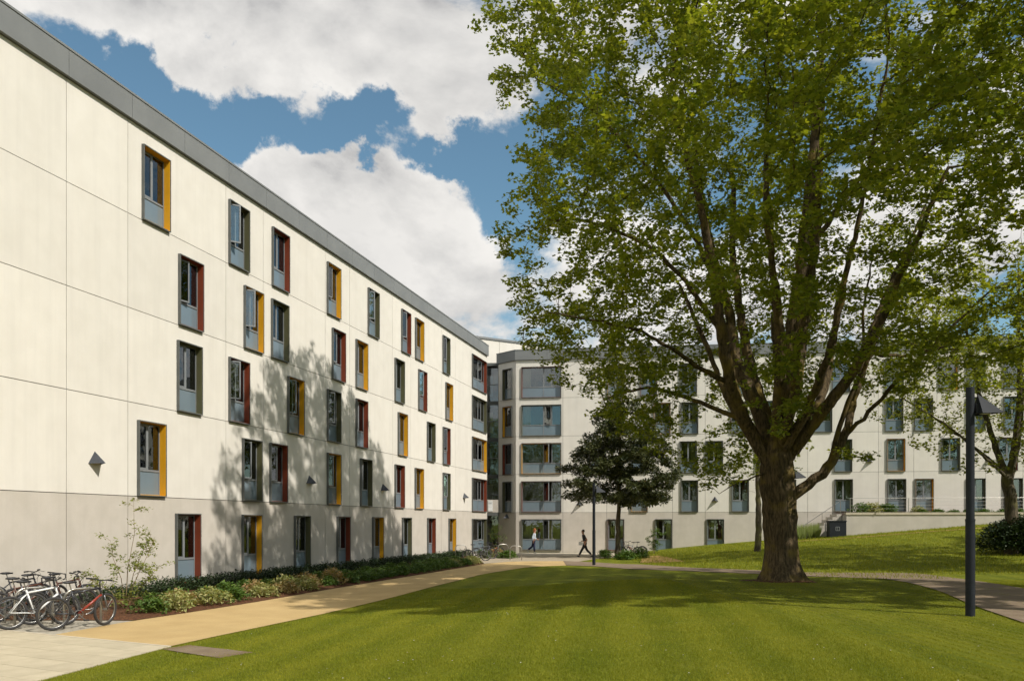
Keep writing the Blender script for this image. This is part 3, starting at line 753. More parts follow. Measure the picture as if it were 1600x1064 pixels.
# ------------------------------------------------------------------ trees
def colonize(seeds, attr, step=.42, infl=2.6, kill=.7, iters=70, trop=(0, 0, .12), jit=.25, rng=RNG):
    """seeds: list of (points Nx3, radii, parent index function). returns pos, parent, spec radius"""
    pos = []; par = []; spec = []
    for pts, rr, attach in seeds:
        pts = np.array(pts, float)
        d = np.r_[0, np.cumsum(np.linalg.norm(np.diff(pts, axis=0), axis=1))]; n = max(2, int(d[-1] / (step * .7)))
        t = np.linspace(0, d[-1], n + 1)
        # Catmull-like smoothing by dense resample and averaging
        Pp = np.stack([np.interp(t, d, pts[:, k]) for k in range(3)], 1)
        for _ in range(3):
            q = Pp.copy(); q[1:-1] = (Pp[:-2] + 2 * Pp[1:-1] + Pp[2:]) / 4; Pp = q
        Rr = np.interp(t, d, np.interp(np.linspace(0, 1, len(pts)), np.linspace(0, 1, len(rr)), rr))
        if attach and pos:
            A = np.array(pos); i0 = int(np.argmin(np.linalg.norm(A - Pp[0], axis=1)))
        else: i0 = -1
        prev = i0
        for k in range(len(Pp)):
            w = min(1, k / 4) if attach else 1
            j = rng.normal(0, .018, 3) * (0 if k < 2 else 1)
            pos.append(Pp[k] + j); par.append(prev); spec.append(Rr[k]); prev = len(pos) - 1
    pos = [np.array(p) for p in pos]; ns = len(pos)
    A = attr.copy(); Pn = np.array(pos)
    nd = np.full(len(A), 1e9); ni = np.zeros(len(A), int)
    def upd(P, base):
        nonlocal nd, ni
        for c in range(0, len(P), 400):
            D = np.linalg.norm(A[:, None] - P[None, c:c + 400], axis=2); k = D.argmin(1); m = D[np.arange(len(A)), k]
            b = m < nd; nd[b] = m[b]; ni[b] = base + c + k[b]
    upd(Pn, 0)
    trop = np.array(trop)
    for it in range(iters):
        keep = nd > kill; A = A[keep]; nd = nd[keep]; ni = ni[keep]
        if len(A) == 0: break
        act = nd < infl * (1 + .04 * it)
        if not act.any(): break
        idx = ni[act]; P = np.array(pos); v = A[act] - P[idx]; v /= np.linalg.norm(v, axis=1)[:, None]
        u, inv = np.unique(idx, return_inverse=True); S = np.zeros((len(u), 3)); np.add.at(S, inv, v)
        l = np.linalg.norm(S, axis=1); ok = l > .05; u = u[ok]; S = S[ok] / l[ok][:, None]
        S = S + trop + rng.normal(0, jit, S.shape); S /= np.linalg.norm(S, axis=1)[:, None]
        new = P[u] + S * step; base = len(pos)
        for a, b in zip(new, u): pos.append(a); par.append(int(b)); spec.append(0)
        upd(new, base)
    return np.array(pos), np.array(par), np.array(spec)

def tree_mesh(pos, par, spec, rtip=.006, expo=2.35, rmax=None, trunk_sides=22, flare=0., rough=0.):
    n = len(pos); r = np.zeros(n); acc = np.zeros(n); ch = [[] for _ in range(n)]
    for i in range(n):
        if par[i] >= 0: ch[par[i]].append(i)
    order = list(range(n - 1, -1, -1))
    # seeds may attach to later-built nodes only backwards, so reverse order is valid
    for i in order:
        r[i] = max(acc[i] ** (1 / expo) if acc[i] > 0 else rtip, rtip)
        r[i] = max(r[i] if rmax is None else min(r[i], rmax), 0)
        if spec[i] > 0: r[i] = max(spec[i], min(r[i], spec[i] * 1.15))
        if par[i] >= 0: acc[par[i]] += r[i] ** expo
    V = []; F = []; nv = 0
    z0 = pos[0][2]
    starts = [i for i in range(n) if par[i] < 0]
    stack = [(None, s) for s in starts]
    while stack:
        frm, s = stack.pop(); chain = [s]; 
        while ch[chain[-1]]:
            c = sorted(ch[chain[-1]], key=lambda k: -r[k])
            for o in c[1:]: stack.append((chain[-1], o))
            chain.append(c[0])
        pts = [pos[i] for i in chain]; rad = [r[i] for i in chain]
        if frm is not None:
            pts = [pos[frm]] + pts; rad = [min(rad[0] * 1.15, r[frm])] + rad
        if len(pts) < 2: continue
        pts = np.array(pts); rad = np.array(rad); R0 = rad.max()
        k = 3 if R0 < .02 else 4 if R0 < .04 else 6 if R0 < .09 else 10 if R0 < .2 else trunk_sides
        t = np.gradient(pts, axis=0); t /= np.linalg.norm(t, axis=1)[:, None] + 1e-9
        ref = np.array([1., .13, 0]) if abs(t[0][2]) > .5 else np.array([0, 0, 1.])
        a = None; ang = np.arange(k) * 2 * math.pi / k; ca, sa = np.cos(ang), np.sin(ang)
        for i in range(len(pts)):
            if a is None: a = np.cross(t[i], ref)
            a = a - t[i] * a.dot(t[i]); a /= np.linalg.norm(a) + 1e-9; b = np.cross(t[i], a)
            rr = np.full(k, rad[i])
            if rough and R0 > .12 and k >= 10:
                h = pts[i][2] - z0
                rr = rr * (1 + rough * np.array([mnoise.noise(Vector((c * 1.8, s_ * 1.8, h * .55 + R0 * 9))) for c, s_ in zip(ca, sa)]) + rough * .5 * np.array([mnoise.noise(Vector((c * 4.5, s_ * 4.5, h * 1.1))) for c, s_ in zip(ca, sa)]))
                if flare and frm is None:
                    rr = rr * (1 + flare * math.exp(-h / .42) * (1 + .35 * np.sin(ang * 5 + .7) + .2 * np.sin(ang * 3)))
            V.append(pts[i] + (a[None] * ca[:, None] + b[None] * sa[:, None]) * rr[:, None])
        m = len(pts)
        ii, jj = np.meshgrid(np.arange(m - 1), np.arange(k), indexing='ij'); b0 = nv + ii * k
        F.append(np.stack([b0 + jj, b0 + (jj + 1) % k, b0 + k + (jj + 1) % k, b0 + k + jj], -1).reshape(-1, 4)); nv += m * k
    return np.concatenate(V), np.concatenate(F), r, ch

def leaves(centers, per, spread, size, rng=RNG, droop=.25, flat=.6, svar=.3, kind='maple', nup=.55):
    """flat leaf meshes around centres; returns V,F,attr"""
    n = len(centers) * per; C = np.repeat(centers, per, 0)
    off = rng.normal(0, 1, (n, 3)); off /= np.linalg.norm(off, axis=1)[:, None]; off *= (rng.random(n) ** .5)[:, None] * spread; off[:, 2] *= flat
    C = C + off
    # leaf direction: outward and drooping; normal mostly up
    nrm = rng.normal(0, nup, (n, 3)); nrm[:, 2] += 1.0; nrm /= np.linalg.norm(nrm, axis=1)[:, None]
    d = off / (spread + 1e-6) + rng.normal(0, .5, (n, 3)); d[:, 2] -= droop
    d = d - nrm * (d * nrm).sum(1)[:, None]; d /= np.linalg.norm(d, axis=1)[:, None] + 1e-9
    s = np.cross(nrm, d); sz = size * (1 + svar * rng.uniform(-1, 1, n))
    if kind == 'maple': T_ = [(0, 0, 0), (.0, 1, -.10), (.20, .62, .0), (.62, .62, .10), (.40, .05, .06), (-.20, .62, .0), (-.62, .62, .10), (-.40, .05, .06)]; Fq = [(0, 4, 3, 2), (0, 2, 1, 5), (0, 5, 6, 7)]
    elif kind == 'oval': T_ = [(0, 0, 0), (.26, .4, .06), (0, 1, -.06), (-.26, .4, .06)]; Fq = [(0, 1, 2, 3)]
    T_ = np.array(T_)
    V = C[:, None] + (s[:, None] * T_[None, :, 0:1] + d[:, None] * T_[None, :, 1:2] + nrm[:, None] * T_[None, :, 2:3]) * sz[:, None, None]
    k = len(T_); F = (np.arange(n) * k)[:, None, None] + np.array(Fq)[None]
    at = np.repeat(np.clip(rng.normal(.45, .28, n), 0, 1), len(Fq))
    return V.reshape(-1, 3), F.reshape(-1, 4), at

def make_tree(name, label, cat, group, loc, seeds, attr, leafmat, barkmat, step, infl, kill, per, spread, size, kind='maple', thin=.03, rtip=.006, iters=70, flare=0, rough=0, rmax=None, trop=(0, 0, .1), keep=1., flat=.6, droop=.25, sides=22, nup=.55):
    pos, par, spec = colonize(seeds, attr, step, infl, kill, iters, trop)
    V, F, r, ch = tree_mesh(pos, par, spec, rtip, rmax=rmax, flare=flare, rough=rough, trunk_sides=sides)
    t = empty(name, loc); tag(t, label, cat, group)
    L = np.array(loc); ln = np.array([len(c) for c in ch])
    link('trunk', np_mesh('trunk', V - L, F, barkmat, True), t)
    sel = (spec == 0) & (r < thin); idx = np.where(sel)[0]
    if keep < 1: idx = idx[RNG.random(len(idx)) < keep]
    V2, F2, at = leaves(pos[idx], per, spread, size, kind=kind, flat=flat, droop=droop, nup=nup)
    c = link('crown', np_mesh('crown', V2 - L, F2, leafmat, False, at), t); c['kind'] = 'stuff'
    print('TREE', name, 'nodes', len(pos), 'leaves', len(idx) * per, 'trunk r', round(float(r[0]), 3), 'faces', len(F), len(F2))
    return t, (V, F, V2, F2, at, L)

# big maple
TB = G(1222, 907)
def bt(px, py, dy=0.):   # a point on the tree, dy metres behind its axis
    Y = TB.y + dy; return (TB.x + (px - 1222) / FPX * TB.y * (1) , Y, CAMZ + (HOR - py) / FPX * TB.y)
seeds = [([bt(1222, 915), bt(1221, 880), bt(1219, 840), bt(1216, 780), bt(1213, 730), bt(1214, 690)], [.53, .47, .42, .42, .45, .36], False),
    ([bt(1208, 735), bt(1190, 703), bt(1158, 660, -.3), bt(1132, 610, -.8), bt(1113, 540, -1.2), bt(1097, 460, -1.5), bt(1078, 390, -2), bt(1050, 320, -2.6), bt(1020, 240, -3)], [.24, .20, .17, .14, .10, .06], True),
    ([bt(1210, 705), bt(1193, 640, .5), bt(1165, 560, 1), bt(1160, 470, 1.5), bt(1142, 380, 2), bt(1122, 250, 2.4), bt(1110, 120, 2.6)], [.26, .2, .15, .10, .06], True),
    ([bt(1214, 690), bt(1222, 600, -.3), bt(1230, 500, -.6), bt(1237, 400, -1), bt(1250, 250, -1.2), bt(1265, 100, -1), bt(1262, -20, -.8)], [.27, .22, .16, .11, .06], True),
    ([bt(1218, 690), bt(1250, 600, .6), bt(1275, 480, 1), bt(1298, 350, 1.2), bt(1310, 200, 1.5), bt(1320, 60, 1.8)], [.28, .22, .15, .10, .06], True),
    ([bt(1226, 712), bt(1262, 660, -.8), bt(1300, 600, -1.4), bt(1335, 520, -2), bt(1365, 430, -2.5), bt(1400, 330, -3)], [.22, .17, .12, .08, .05], True),
    ([bt(1232, 778), bt(1262, 757), bt(1295, 732), bt(1326, 680, .3), bt(1350, 610, .6), bt(1380, 540, 1), bt(1420, 440, 1.5), bt(1470, 360, 2)], [.19, .16, .13, .10, .07, .04], True),
    ([bt(1295, 732), bt(1300, 690, -.2), bt(1313, 630, -.6), bt(1340, 560, -1), bt(1360, 500, -1.2)], [.09, .08, .06, .04], True),
    ([bt(1228, 722), bt(1270, 680, .8), bt(1318, 600, 1.6), bt(1345, 520, 2.2), bt(1370, 420, 3)], [.18, .15, .11, .07], True),
    ([bt(1212, 700), bt(1200, 620, -1.1), bt(1183, 520, -2.1), bt(1150, 400, -3.0), bt(1140, 280, -3.6)], [.22, .17, .12, .08, .05], True),
    ([bt(1215, 700), bt(1203, 600, 1.4), bt(1192, 480, 2.4), bt(1187, 350, 3.1), bt(1195, 200, 3.6)], [.22, .17, .12, .08], True),
    ([bt(1130, 605, -.8), bt(1092, 592, -1), bt(1042, 565, -1.5), bt(990, 540, -2), bt(930, 532, -2.4), bt(865, 525, -2.6)], [.09, .07, .05, .035, .02], True),
    ([bt(1150, 655, -.3), bt(1085, 625, .1), bt(1040, 603, .5), bt(990, 600, 1), bt(950, 615, 1.3)], [.08, .06, .045, .03], True),
    ([bt(1110, 530, -1.2), bt(1060, 470, -1.6), bt(1000, 420, -2), bt(920, 390, -2.3), bt(850, 390, -2.5)], [.08, .06, .045, .03], True),
    ([bt(1160, 470, 1.5), bt(1100, 350, 1.2), bt(1020, 240, 1), bt(930, 150, .8), bt(850, 110, .7)], [.09, .07, .05, .03], True),
    ([bt(1380, 540, 1), bt(1430, 545, 1.3), bt(1490, 530, 1.5), bt(1540, 520, 1.6)], [.07, .05, .03], True),
    ([bt(1300, 350, 1.2), bt(1370, 250, 1), bt(1450, 170, .8), bt(1530, 120, .6)], [.09, .07, .05, .03], True),
    ([bt(1220, 705, -.3), bt(1245, 640, -1.2), bt(1262, 560, -1.9), bt(1272, 460, -2.5), bt(1290, 340, -3.1), bt(1300, 220, -3.5)], [.15, .12, .09, .06, .04], True),
    ([bt(1216, 700, -.2), bt(1212, 640, -1.5), bt(1205, 560, -2.4), bt(1212, 460, -3.0), bt(1205, 340, -3.6)], [.14, .11, .08, .05], True),
    ([bt(1230, 712, .1), bt(1285, 650, -.2), bt(1322, 590, -.4), bt(1352, 520, -.4), bt(1392, 430, -.3), bt(1440, 330, -.2)], [.13, .11, .085, .06, .035], True),
    ([bt(1208, 712), bt(1172, 660, .9), bt(1150, 590, 1.7), bt(1128, 500, 2.5), bt(1096, 400, 3.2)], [.13, .11, .08, .05], True),
    ([bt(1326, 680, .3), bt(1362, 640, 0), bt(1400, 590, -.5), bt(1452, 530, -1), bt(1510, 470, -1.5)], [.07, .06, .045, .025], True),
    ([bt(1345, 625, .5), bt(1352, 560, .2), bt(1345, 480, -.2), bt(1352, 400, -.6)], [.06, .05, .035, .02], True),
    ([bt(1222, 690), bt(1238, 600, 1.2), bt(1246, 500, 2.2), bt(1256, 380, 3), bt(1262, 240, 3.6)], [.15, .12, .08, .05], True),
    ([bt(1186, 742, -.2), bt(1150, 752, -.5), bt(1115, 772, -.7)], [.03, .02, .01], True)]
zpr = [3.2, 4.6, 5.6, 7.0, 8.3, 9.7, 11, 12.8, 14.7, 17, 19, 21, 22.5, 23.6]
rpl = [3.0, 5.2, 6.5, 7.7, 8.5, 9.2, 9.3, 8.5, 8.4, 9.6, 9.4, 7.6, 5.5, 2.0]
def maple_attr(n):
    out = []
    zz = np.array(zpr)
    while len(out) < n:
        z = RNG.uniform(3.4, 23.6); a = RNG.uniform(0, 2 * math.pi); R0 = float(np.interp(z, zpr, rpl))
        q = RNG.uniform(0, 1) ** .42
        R1 = R0 * (1 + .10 * mnoise.noise(Vector((math.cos(a) * 1.6, math.sin(a) * 1.6, z * .35))) )
        x = math.cos(a) * q * R1; y = math.sin(a) * q * R1 * (float(np.interp(z, [5, 7, 9, 15, 18, 21], [1.0, 1.15, 1.35, 1.3, 1.0, .8])) if math.sin(a) < 0 else .9)
        if z < 5.8 and (q < .72 or x > 2): continue          # open under the crown, by the trunk and on the right
        if z < 8.2 and q < .5: continue
        if x > 0 and z < 7.5 and RNG.random() < .45: continue
        p = Vector((x, y, z))
        if mnoise.noise(p * .42 + Vector((5, 1, 2))) < -.14: continue
        out.append((TB.x + x, TB.y + y, z + .3))
    return np.array(out)
big, bigdata = make_tree('maple_tree', 'huge spreading maple with many upright limbs and fresh green leaves on the lawn', 'tree', None, tuple(TB), seeds, maple_attr(9400),
    M['maple_leaf'], M['bark'],   .36, 2.4, .48, 26, .29, .104, thin=.022, rtip=.0055, iters=80, flare=.8, rough=.22, rmax=.62, flat=.55, nup=.42, keep=.85)

def ell_attr(c, rad, n, shell=.45, hole=-.15, sc=.6, zmin=None):
    out = []
    while len(out) < n:
        v = RNG.normal(0, 1, 3); v /= np.linalg.norm(v); q = RNG.uniform(0, 1) ** shell
        p = v * np.array(rad) * q * (1 + .15 * mnoise.noise(Vector(v * 2)))
        if zmin is not None and c[2] + p[2] < zmin: continue
        if mnoise.noise(Vector(p) * sc + Vector(c)) < hole: continue
        out.append(np.array(c) + p)
    return np.array(out)
# evergreen in the corner
EB = G(965.5, 871)
ex_, ey_, ez_ = EB
ev_attr = []
while len(ev_attr) < 3200:
    z = RNG.uniform(3.3, 10.8); R0 = float(np.interp(z, [3.3, 4.2, 5.5, 7.5, 9, 10.8], [3.1, 3.7, 3.5, 2.6, 1.6, .3])); a = RNG.uniform(0, 6.283); q = RNG.uniform() ** .4
    R1 = R0 * (1 + .38 * mnoise.noise(Vector((math.cos(a) * 2.2, math.sin(a) * 2.2, z * 1.1))))
    if mnoise.noise(Vector((math.cos(a) * q * R0, math.sin(a) * q * R0, z * 1.3)) * .8) < -.12: continue
    ev_attr.append((ex_ + .25 + math.cos(a) * q * R1, ey_ + math.sin(a) * q * R1 * .9, z))
make_tree('evergreen_tree', 'small dark glossy-leaved evergreen with slim trunk in front of the far block', 'tree', None, tuple(EB),
    [([(ex_, ey_, -.1), (ex_, ey_, 1.5), (ex_ + .05, ey_, 3), (ex_ + .1, ey_, 5), (ex_ + .15, ey_, 7.5), (ex_ + .2, ey_, 10)], [.17, .14, .12, .09, .05], False)],
    np.array(ev_attr), M['dark_leaf'], M['bark2'],   .34, 2.4, .55, 52, .27, .20, kind='oval', keep=1., thin=.02, rtip=.006, iters=60, rmax=.16, flat=.8, flare=.3, rough=.1, sides=12)
# tree on the right behind the bush
RB = G(1580, 861); RB = Vector((RB.x * 37.0 / RB.y, 37.0, 0)); RB.z = float(terr(RB.x, RB.y)); rx_, ry_ = RB.x, RB.y
kx = ry_ / FPX
def rt(px, py, dy=0): return ((px - 800) * kx, ry_ + dy, CAMZ + (HOR - py) * kx)
make_tree('young_maple', 'slimmer forked tree with thin spring foliage behind the dark bush at right', 'tree', None, tuple(RB),
    [([(rx_, ry_, RB.z - .2), rt(1580, 800), rt(1577, 765), rt(1572, 740)], [.30, .26, .25, .2], False),
     ([rt(1572, 740), rt(1560, 700, .2), rt(1545, 640, .4), rt(1530, 560, .6), rt(1520, 480, .8)], [.15, .12, .08, .05], True),
     ([rt(1575, 745), rt(1580, 690, -.3), rt(1582, 620, -.5), rt(1578, 540, -.6), rt(1580, 440, -.6)], [.16, .13, .09, .05], True),
     ([rt(1578, 750), rt(1596, 700, .3), rt(1615, 620, .8), rt(1640, 520, 1.2)], [.14, .11, .07], True),
     ([rt(1572, 745), rt(1540, 728, -.6), rt(1490, 700, -1.4), rt(1440, 670, -2), rt(1400, 650, -2.3)], [.08, .06, .04, .02], True),
     ([rt(1568, 735), rt(1530, 690, .8), rt(1480, 640, 1.6), rt(1430, 600, 2.2)], [.07, .05, .03], True)],
    ell_attr((rx_ - .3, ry_, 10.0), (6.4, 4.8, 6.0), 2300, .6, -.12, .5), M['young_tree_leaf'], M['bark2'], .36, 2.6, .55, 12, .32, .115, thin=.022, rtip=.0055, iters=60, rmax=.26, flat=.6, rough=.12, sides=14, keep=.85)
# thin trees standing behind the maple
for (px, y, h, w, lb) in ((1183, 46.0, 11.5, 3.0, 'thin tree directly behind the big maple trunk, its stem just left of it'),):
    x = (px - 800) / FPX * y; z = float(terr(x, y))
    make_tree('background_tree', lb, 'tree', None, (x, y, z), [([(x, y, z - .2), (x + .1, y, z + 2), (x, y, z + 4.5), (x + .2, y, z + 7), (x, y, z + h * .8)], [.19, .16, .12, .08, .04], False)],
        ell_attr((x, y, z + h * .62), (w, w, h * .38), 520, .55, -.1, .5), M['tree_leaf'], M['bark2'], .4, 3, .7, 8, .34, .13, thin=.02, rtip=.006, iters=50, rmax=.2, keep=.7, sides=10)
# unseen copies of the big maple, added and turned for the window reflections
V, F, V2, F2, at, L0 = bigdata
mT1 = [c.data for c in big.children if c.name.startswith('trunk')][0]; mC1 = [c.data for c in big.children if c.name.startswith('crown')][0]
for (x, y, rz, sc_, lb) in ((34, 4, 1.2, .9, 'tall unseen maple, added far off to the right of the camera'), (-4, -27, .4, .9, 'added unseen maple behind the camera, left one of the row'), (13, -24, 2.5, .8, 'added unseen maple behind the camera, middle of the row'), (30, -20, 3.9, .95, 'added unseen maple behind the camera, right one of the row'), (-22, -34, 5.1, .9, 'added unseen maple far behind the camera to the left')):
    t = empty('maple_tree', (x, y, float(terr(x, y))), rz); tag(t, lb, 'tree'); t.scale = (sc_, sc_, sc_)
    link('trunk', mT1, t); c = link('crown', mC1, t); c['kind'] = 'stuff'
for (x, y, zc, rx2, rz2, na, pr, lb) in ((14.8, 12.4, 17.2, 5.8, 5.0, 1300, 34, 'tall high-crowned tree just off to the right, its shade crossing the lawn'), (17.6, 15.8, 9.6, 5.4, 4.0, 1100, 30, 'tree just beyond the right edge by the lawn path'),  # trees to the right of the view that shade the lawn
    (24.8, 28.2, 9.6, 4.8, 4.0, 900, 30, 'broad tree out of view right of the grassy slope'), (38, 33, 11, 6, 5, 700, 26, 'tree far out of view right beyond the slope')):
    z = float(terr(x, y))
    make_tree('lawn_tree', lb, 'tree', None, (x, y, z), [([(x, y, z - .2), (x + .1, y, z + 3), (x, y, z + zc * .55), (x + .2, y, z + zc)], [.3, .26, .2, .1], False)],
        ell_attr((x, y, z + zc), (rx2, rx2, rz2), na, .55, -.12, .45), M['tree_leaf'], M['bark2'], .42, 3.4, .7, pr, .36, .15, thin=.022, rtip=.006, iters=60, rmax=.3, sides=12)

# ------------------------------------------------------------------ shrubs and planting
def shrub_mesh(rad, h, nclump, per, size, mtl, spread=.12, kind='oval', seed=0):
    rg = np.random.default_rng(seed); a = rg.uniform(0, 2 * math.pi, nclump); q = rg.random(nclump) ** .5; z = rg.uniform(.15, 1, nclump)
    R1 = rad * np.sqrt(np.clip(1 - (z - .35) ** 2 * 1.6, .05, 1)) * (1 + .25 * np.sin(a * 3 + seed))
    c = np.stack([np.cos(a) * q * R1, np.sin(a) * q * R1, z * h * (1 - .35 * q ** 2)], 1)
    V, F, at = leaves(c, per, spread, size, rg, droop=-.1, flat=.8, kind=kind); return np_mesh('foliage', V, F, mtl, False, at)
def stems_mesh(rad, h, n, seed):
    rg = random.Random(seed); mb = MB()
    for i in range(n):
        a = rg.uniform(0, 6.28); r_ = rad * rg.uniform(.2, .75)
        mb.tube([(0, 0, -.05), (math.cos(a) * r_ * .4, math.sin(a) * r_ * .4, h * .45), (math.cos(a) * r_, math.sin(a) * r_, h * .85)], [.008, .006, .003], 4)
    return mb.mesh('stems', M['twig'])
KINDS = {'green': ('shrub_green', .40, .42), 'pale': ('shrub_pale', .42, .46), 'rose': ('shrub_rose', .42, .46), 'low': ('shrub_green', .34, .28)}
SM = {k: [(shrub_mesh(r_, h_, 95, 9, .085, M[m], .09, seed=i * 7 + len(k)), stems_mesh(r_, h_, 7, i)) for i in range(3)] for k, (m, r_, h_) in KINDS.items()}
def shrub(kind, p, sc, label, group, rz=None):
    o = empty('shrub', p, random.uniform(0, 6.28) if rz is None else rz); f, s = random.choice(SM[kind])
    link('foliage', f, o)['kind'] = 'stuff'; link('stems', s, o); o.scale = (sc, sc, sc * random.uniform(.85, 1.08)); tag(o, label, 'shrub', group); return o
bedP = resample(BED[:6], 200); 
def bed_point(f, inset):
    i = min(int(f * 199), 198); p = bedP[i]; d = bedP[i + 1] - p; d /= np.linalg.norm(d); nn = np.array([-d[1], d[0]]); q = p + nn * inset; return (q[0], q[1], .03)
gl = 'shrubs in the bed along the left block'
spec_ = [(.045, .55, 'green', 1.05), (.075, .45, 'pale', 1.0), (.10, .95, 'rose', 1.1), (.125, .5, 'pale', 1.1), (.165, .55, 'green', 1.05), (.19, 1.2, 'green', 1.25), (.22, .5, 'pale', .95), (.235, 1.0, 'rose', 1.05), (.265, .45, 'rose', .95),
         (.295, .9, 'pale', 1.1), (.31, .45, 'pale', .95), (.335, .6, 'rose', 1.0), (.36, 1.1, 'rose', 1.2), (.375, .5, 'green', .95), (.395, .6, 'rose', 1.05), (.42, 1.0, 'rose', 1.2), (.43, .5, 'green', .95)]
seen = {}
ORD = ['first', 'second', 'third', 'fourth', 'fifth', 'sixth', 'seventh', 'eighth']
for f, ins, k, sc in spec_:
    seen[k] = seen.get(k, -1) + 1
    shrub(k, bed_point(f, ins), sc, ORD[seen[k]] + {'green': ' leafy mid green shrub', 'pale': ' pale variegated shrub', 'rose': ' pinkish cream-tipped shrub'}[k] + ' in the bed, counting from the bicycle end', {'green': 'leafy green shrubs in the near bed', 'pale': 'pale variegated shrubs in the near bed', 'rose': 'pinkish shrubs in the near bed'}[k])
for i in range(34):
    f = .46 + .53 * i / 33; k = random.choice(['green', 'green', 'low', 'pale' if i > 24 else 'green'])
    shrub(k, bed_point(f, .5 + random.uniform(-.05, .1)), .95, 'low green shrub in the shaded front row of the bed beside the path', 'low shrubs along the shaded front of the bed')
for i in range(22):
    f = .08 + .88 * i / 21
    shrub('green', bed_point(f, 1.35 + random.uniform(-.1, .25)), 1.0, 'green shrub in the middle row of the bed along the left block', 'green shrubs in the middle row of the bed')
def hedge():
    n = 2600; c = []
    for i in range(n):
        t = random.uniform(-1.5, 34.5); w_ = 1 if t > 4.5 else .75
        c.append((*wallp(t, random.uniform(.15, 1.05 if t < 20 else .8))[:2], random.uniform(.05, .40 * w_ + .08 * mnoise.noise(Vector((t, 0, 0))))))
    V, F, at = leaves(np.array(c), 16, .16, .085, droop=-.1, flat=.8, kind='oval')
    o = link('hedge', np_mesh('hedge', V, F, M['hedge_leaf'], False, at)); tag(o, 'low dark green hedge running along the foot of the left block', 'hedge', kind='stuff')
hedge()
# sapling by the bicycles
def sapling(base, stems, label, leafmat, per=9, size=.075, group=None, cat='shrub', nt=7, name='sapling'):
    o = empty(name, base); tag(o, label, cat, group); mb = MB(); cs = []
    for st in stems:
        pts = [Vector(p) for p in st]; k = len(pts); mb.tube(pts, [.012 * (1 - .8 * i / (k - 1)) for i in range(k)], 5)
        for i in range(1, k):
            for j in range(nt):
                a = pts[i - 1].lerp(pts[i], random.random()); 
                if i == 1 and random.random() < .6: continue
                d = Vector((random.gauss(0, 1), random.gauss(0, 1), random.uniform(-.1, .9))).normalized() * random.uniform(.12, .38); b = a + d
                mb.tube([a, a.lerp(b, .5) + Vector((0, 0, .02)), b], [.004, .003, .0015], 3); cs += [b, a.lerp(b, .6)]
    mb.build('stems', M['twig'], o)
    V, F, at = leaves(np.array([c[:] for c in cs]), per, .09, size, kind='oval', droop=.3)
    link('foliage', np_mesh('foliage', V, F, leafmat, False, at), o)['kind'] = 'stuff'; return o
SB = G(196, 955)
sapling(tuple(SB), [[(0, 0, 0), (.05, 0, 1.0), (.22, 0, 1.9), (.2, 0, 2.65)], [(0, 0, 0), (-.15, .1, .8), (-.35, .1, 1.3), (-.42, .1, 1.75)], [(0, 0, 0), (.25, -.1, .7), (.5, -.1, 1.2), (.72, 0, 1.8)],
                    [(0, 0, 0), (.1, .2, .9), (.35, .2, 1.5), (.55, .2, 1.9)], [(0, 0, 0), (-.3, -.1, .5), (-.75, -.1, .75), (-1.05, -.1, .95)], [(0, 0, 0), (.3, .1, .5), (.6, 0, .85), (.85, 0, 1.15)]],
        'thin multi-stemmed sapling with sparse yellow-green leaves beside the bicycles', M['young_leaf'])
p = G(1022, 865); sapling(tuple(p), [[(0, 0, 0), (.1, 0, .7), (.25, 0, 1.7)], [(0, 0, 0), (-.2, 0, .6), (-.5, 0, 1.1)], [(0, 0, 0), (.3, 0, .5), (.5, 0, 1.3)], [(0, 0, 0), (-.05, 0, .8), (-.1, 0, 1.5)]], 'small leafy sapling beside the bicycle near the evergreen tree', M['shrub_green'], 12, .1)
p = mC @ Vector((.7, -.9, 0)); sapling((p.x, p.y, 0), [[(0, 0, 0), (.1, 0, 1), (.3, 0, 2.1)], [(0, 0, 0), (-.3, 0, .9), (-.6, 0, 1.8)], [(0, 0, 0), (.4, 0, .7), (.8, 0, 1.4)]], 'spindly shrub in the shaded corner by the entrance', M['shrub_green'], 6, .09)
for px, py, k, sc, lb in ((757, 872, 'green', 1.5, 'round green shrub at the end of the bed by the far bicycles'), (793, 872, 'low', 1.7, 'low dark shrub between the far cycle hoops'), (812, 862, 'pale', 1.5, 'yellowish shrub beside the far end of the cycle hoops'), (775, 870, 'rose', 1.4, 'pinkish wispy shrub among the far bicycles'),
                      (1000, 872, 'green', 1.6, 'tuft of greenery at the foot of the evergreen tree'), (945, 872, 'green', 1.3, 'small bush left of the evergreen trunk'), (978, 874, 'low', 1.8, 'low growth just right of the evergreen trunk')):
    shrub(k, tuple(G(px, py)), sc, lb, None)
for i, (px, lb) in enumerate(((1356, 'left one of two bright shrubs behind the terrace railing'), (1371, 'right one of two bright shrubs behind the terrace railing'), (1393, 'shrub on the terrace in front of the window box'), (1440, 'low terrace plants under the yellow-edged window'), (1520, 'terrace plant just right of the near lamp post'))):
    pp = mF @ Vector((sfar(px) - 1, -2.2, 2.8)); shrub('pale' if i % 2 else 'green', tuple(pp), 1.9 if i < 3 else 1.1, lb, None)
for i in range(16):
    pp = mF @ Vector((sfar(1420) + i * 1.0, -2.5 + random.uniform(-.1, .1), 2.8)); shrub('low', tuple(pp), 1.1, 'low plant in the terrace bed behind the railing', 'low plants along the terrace bed')
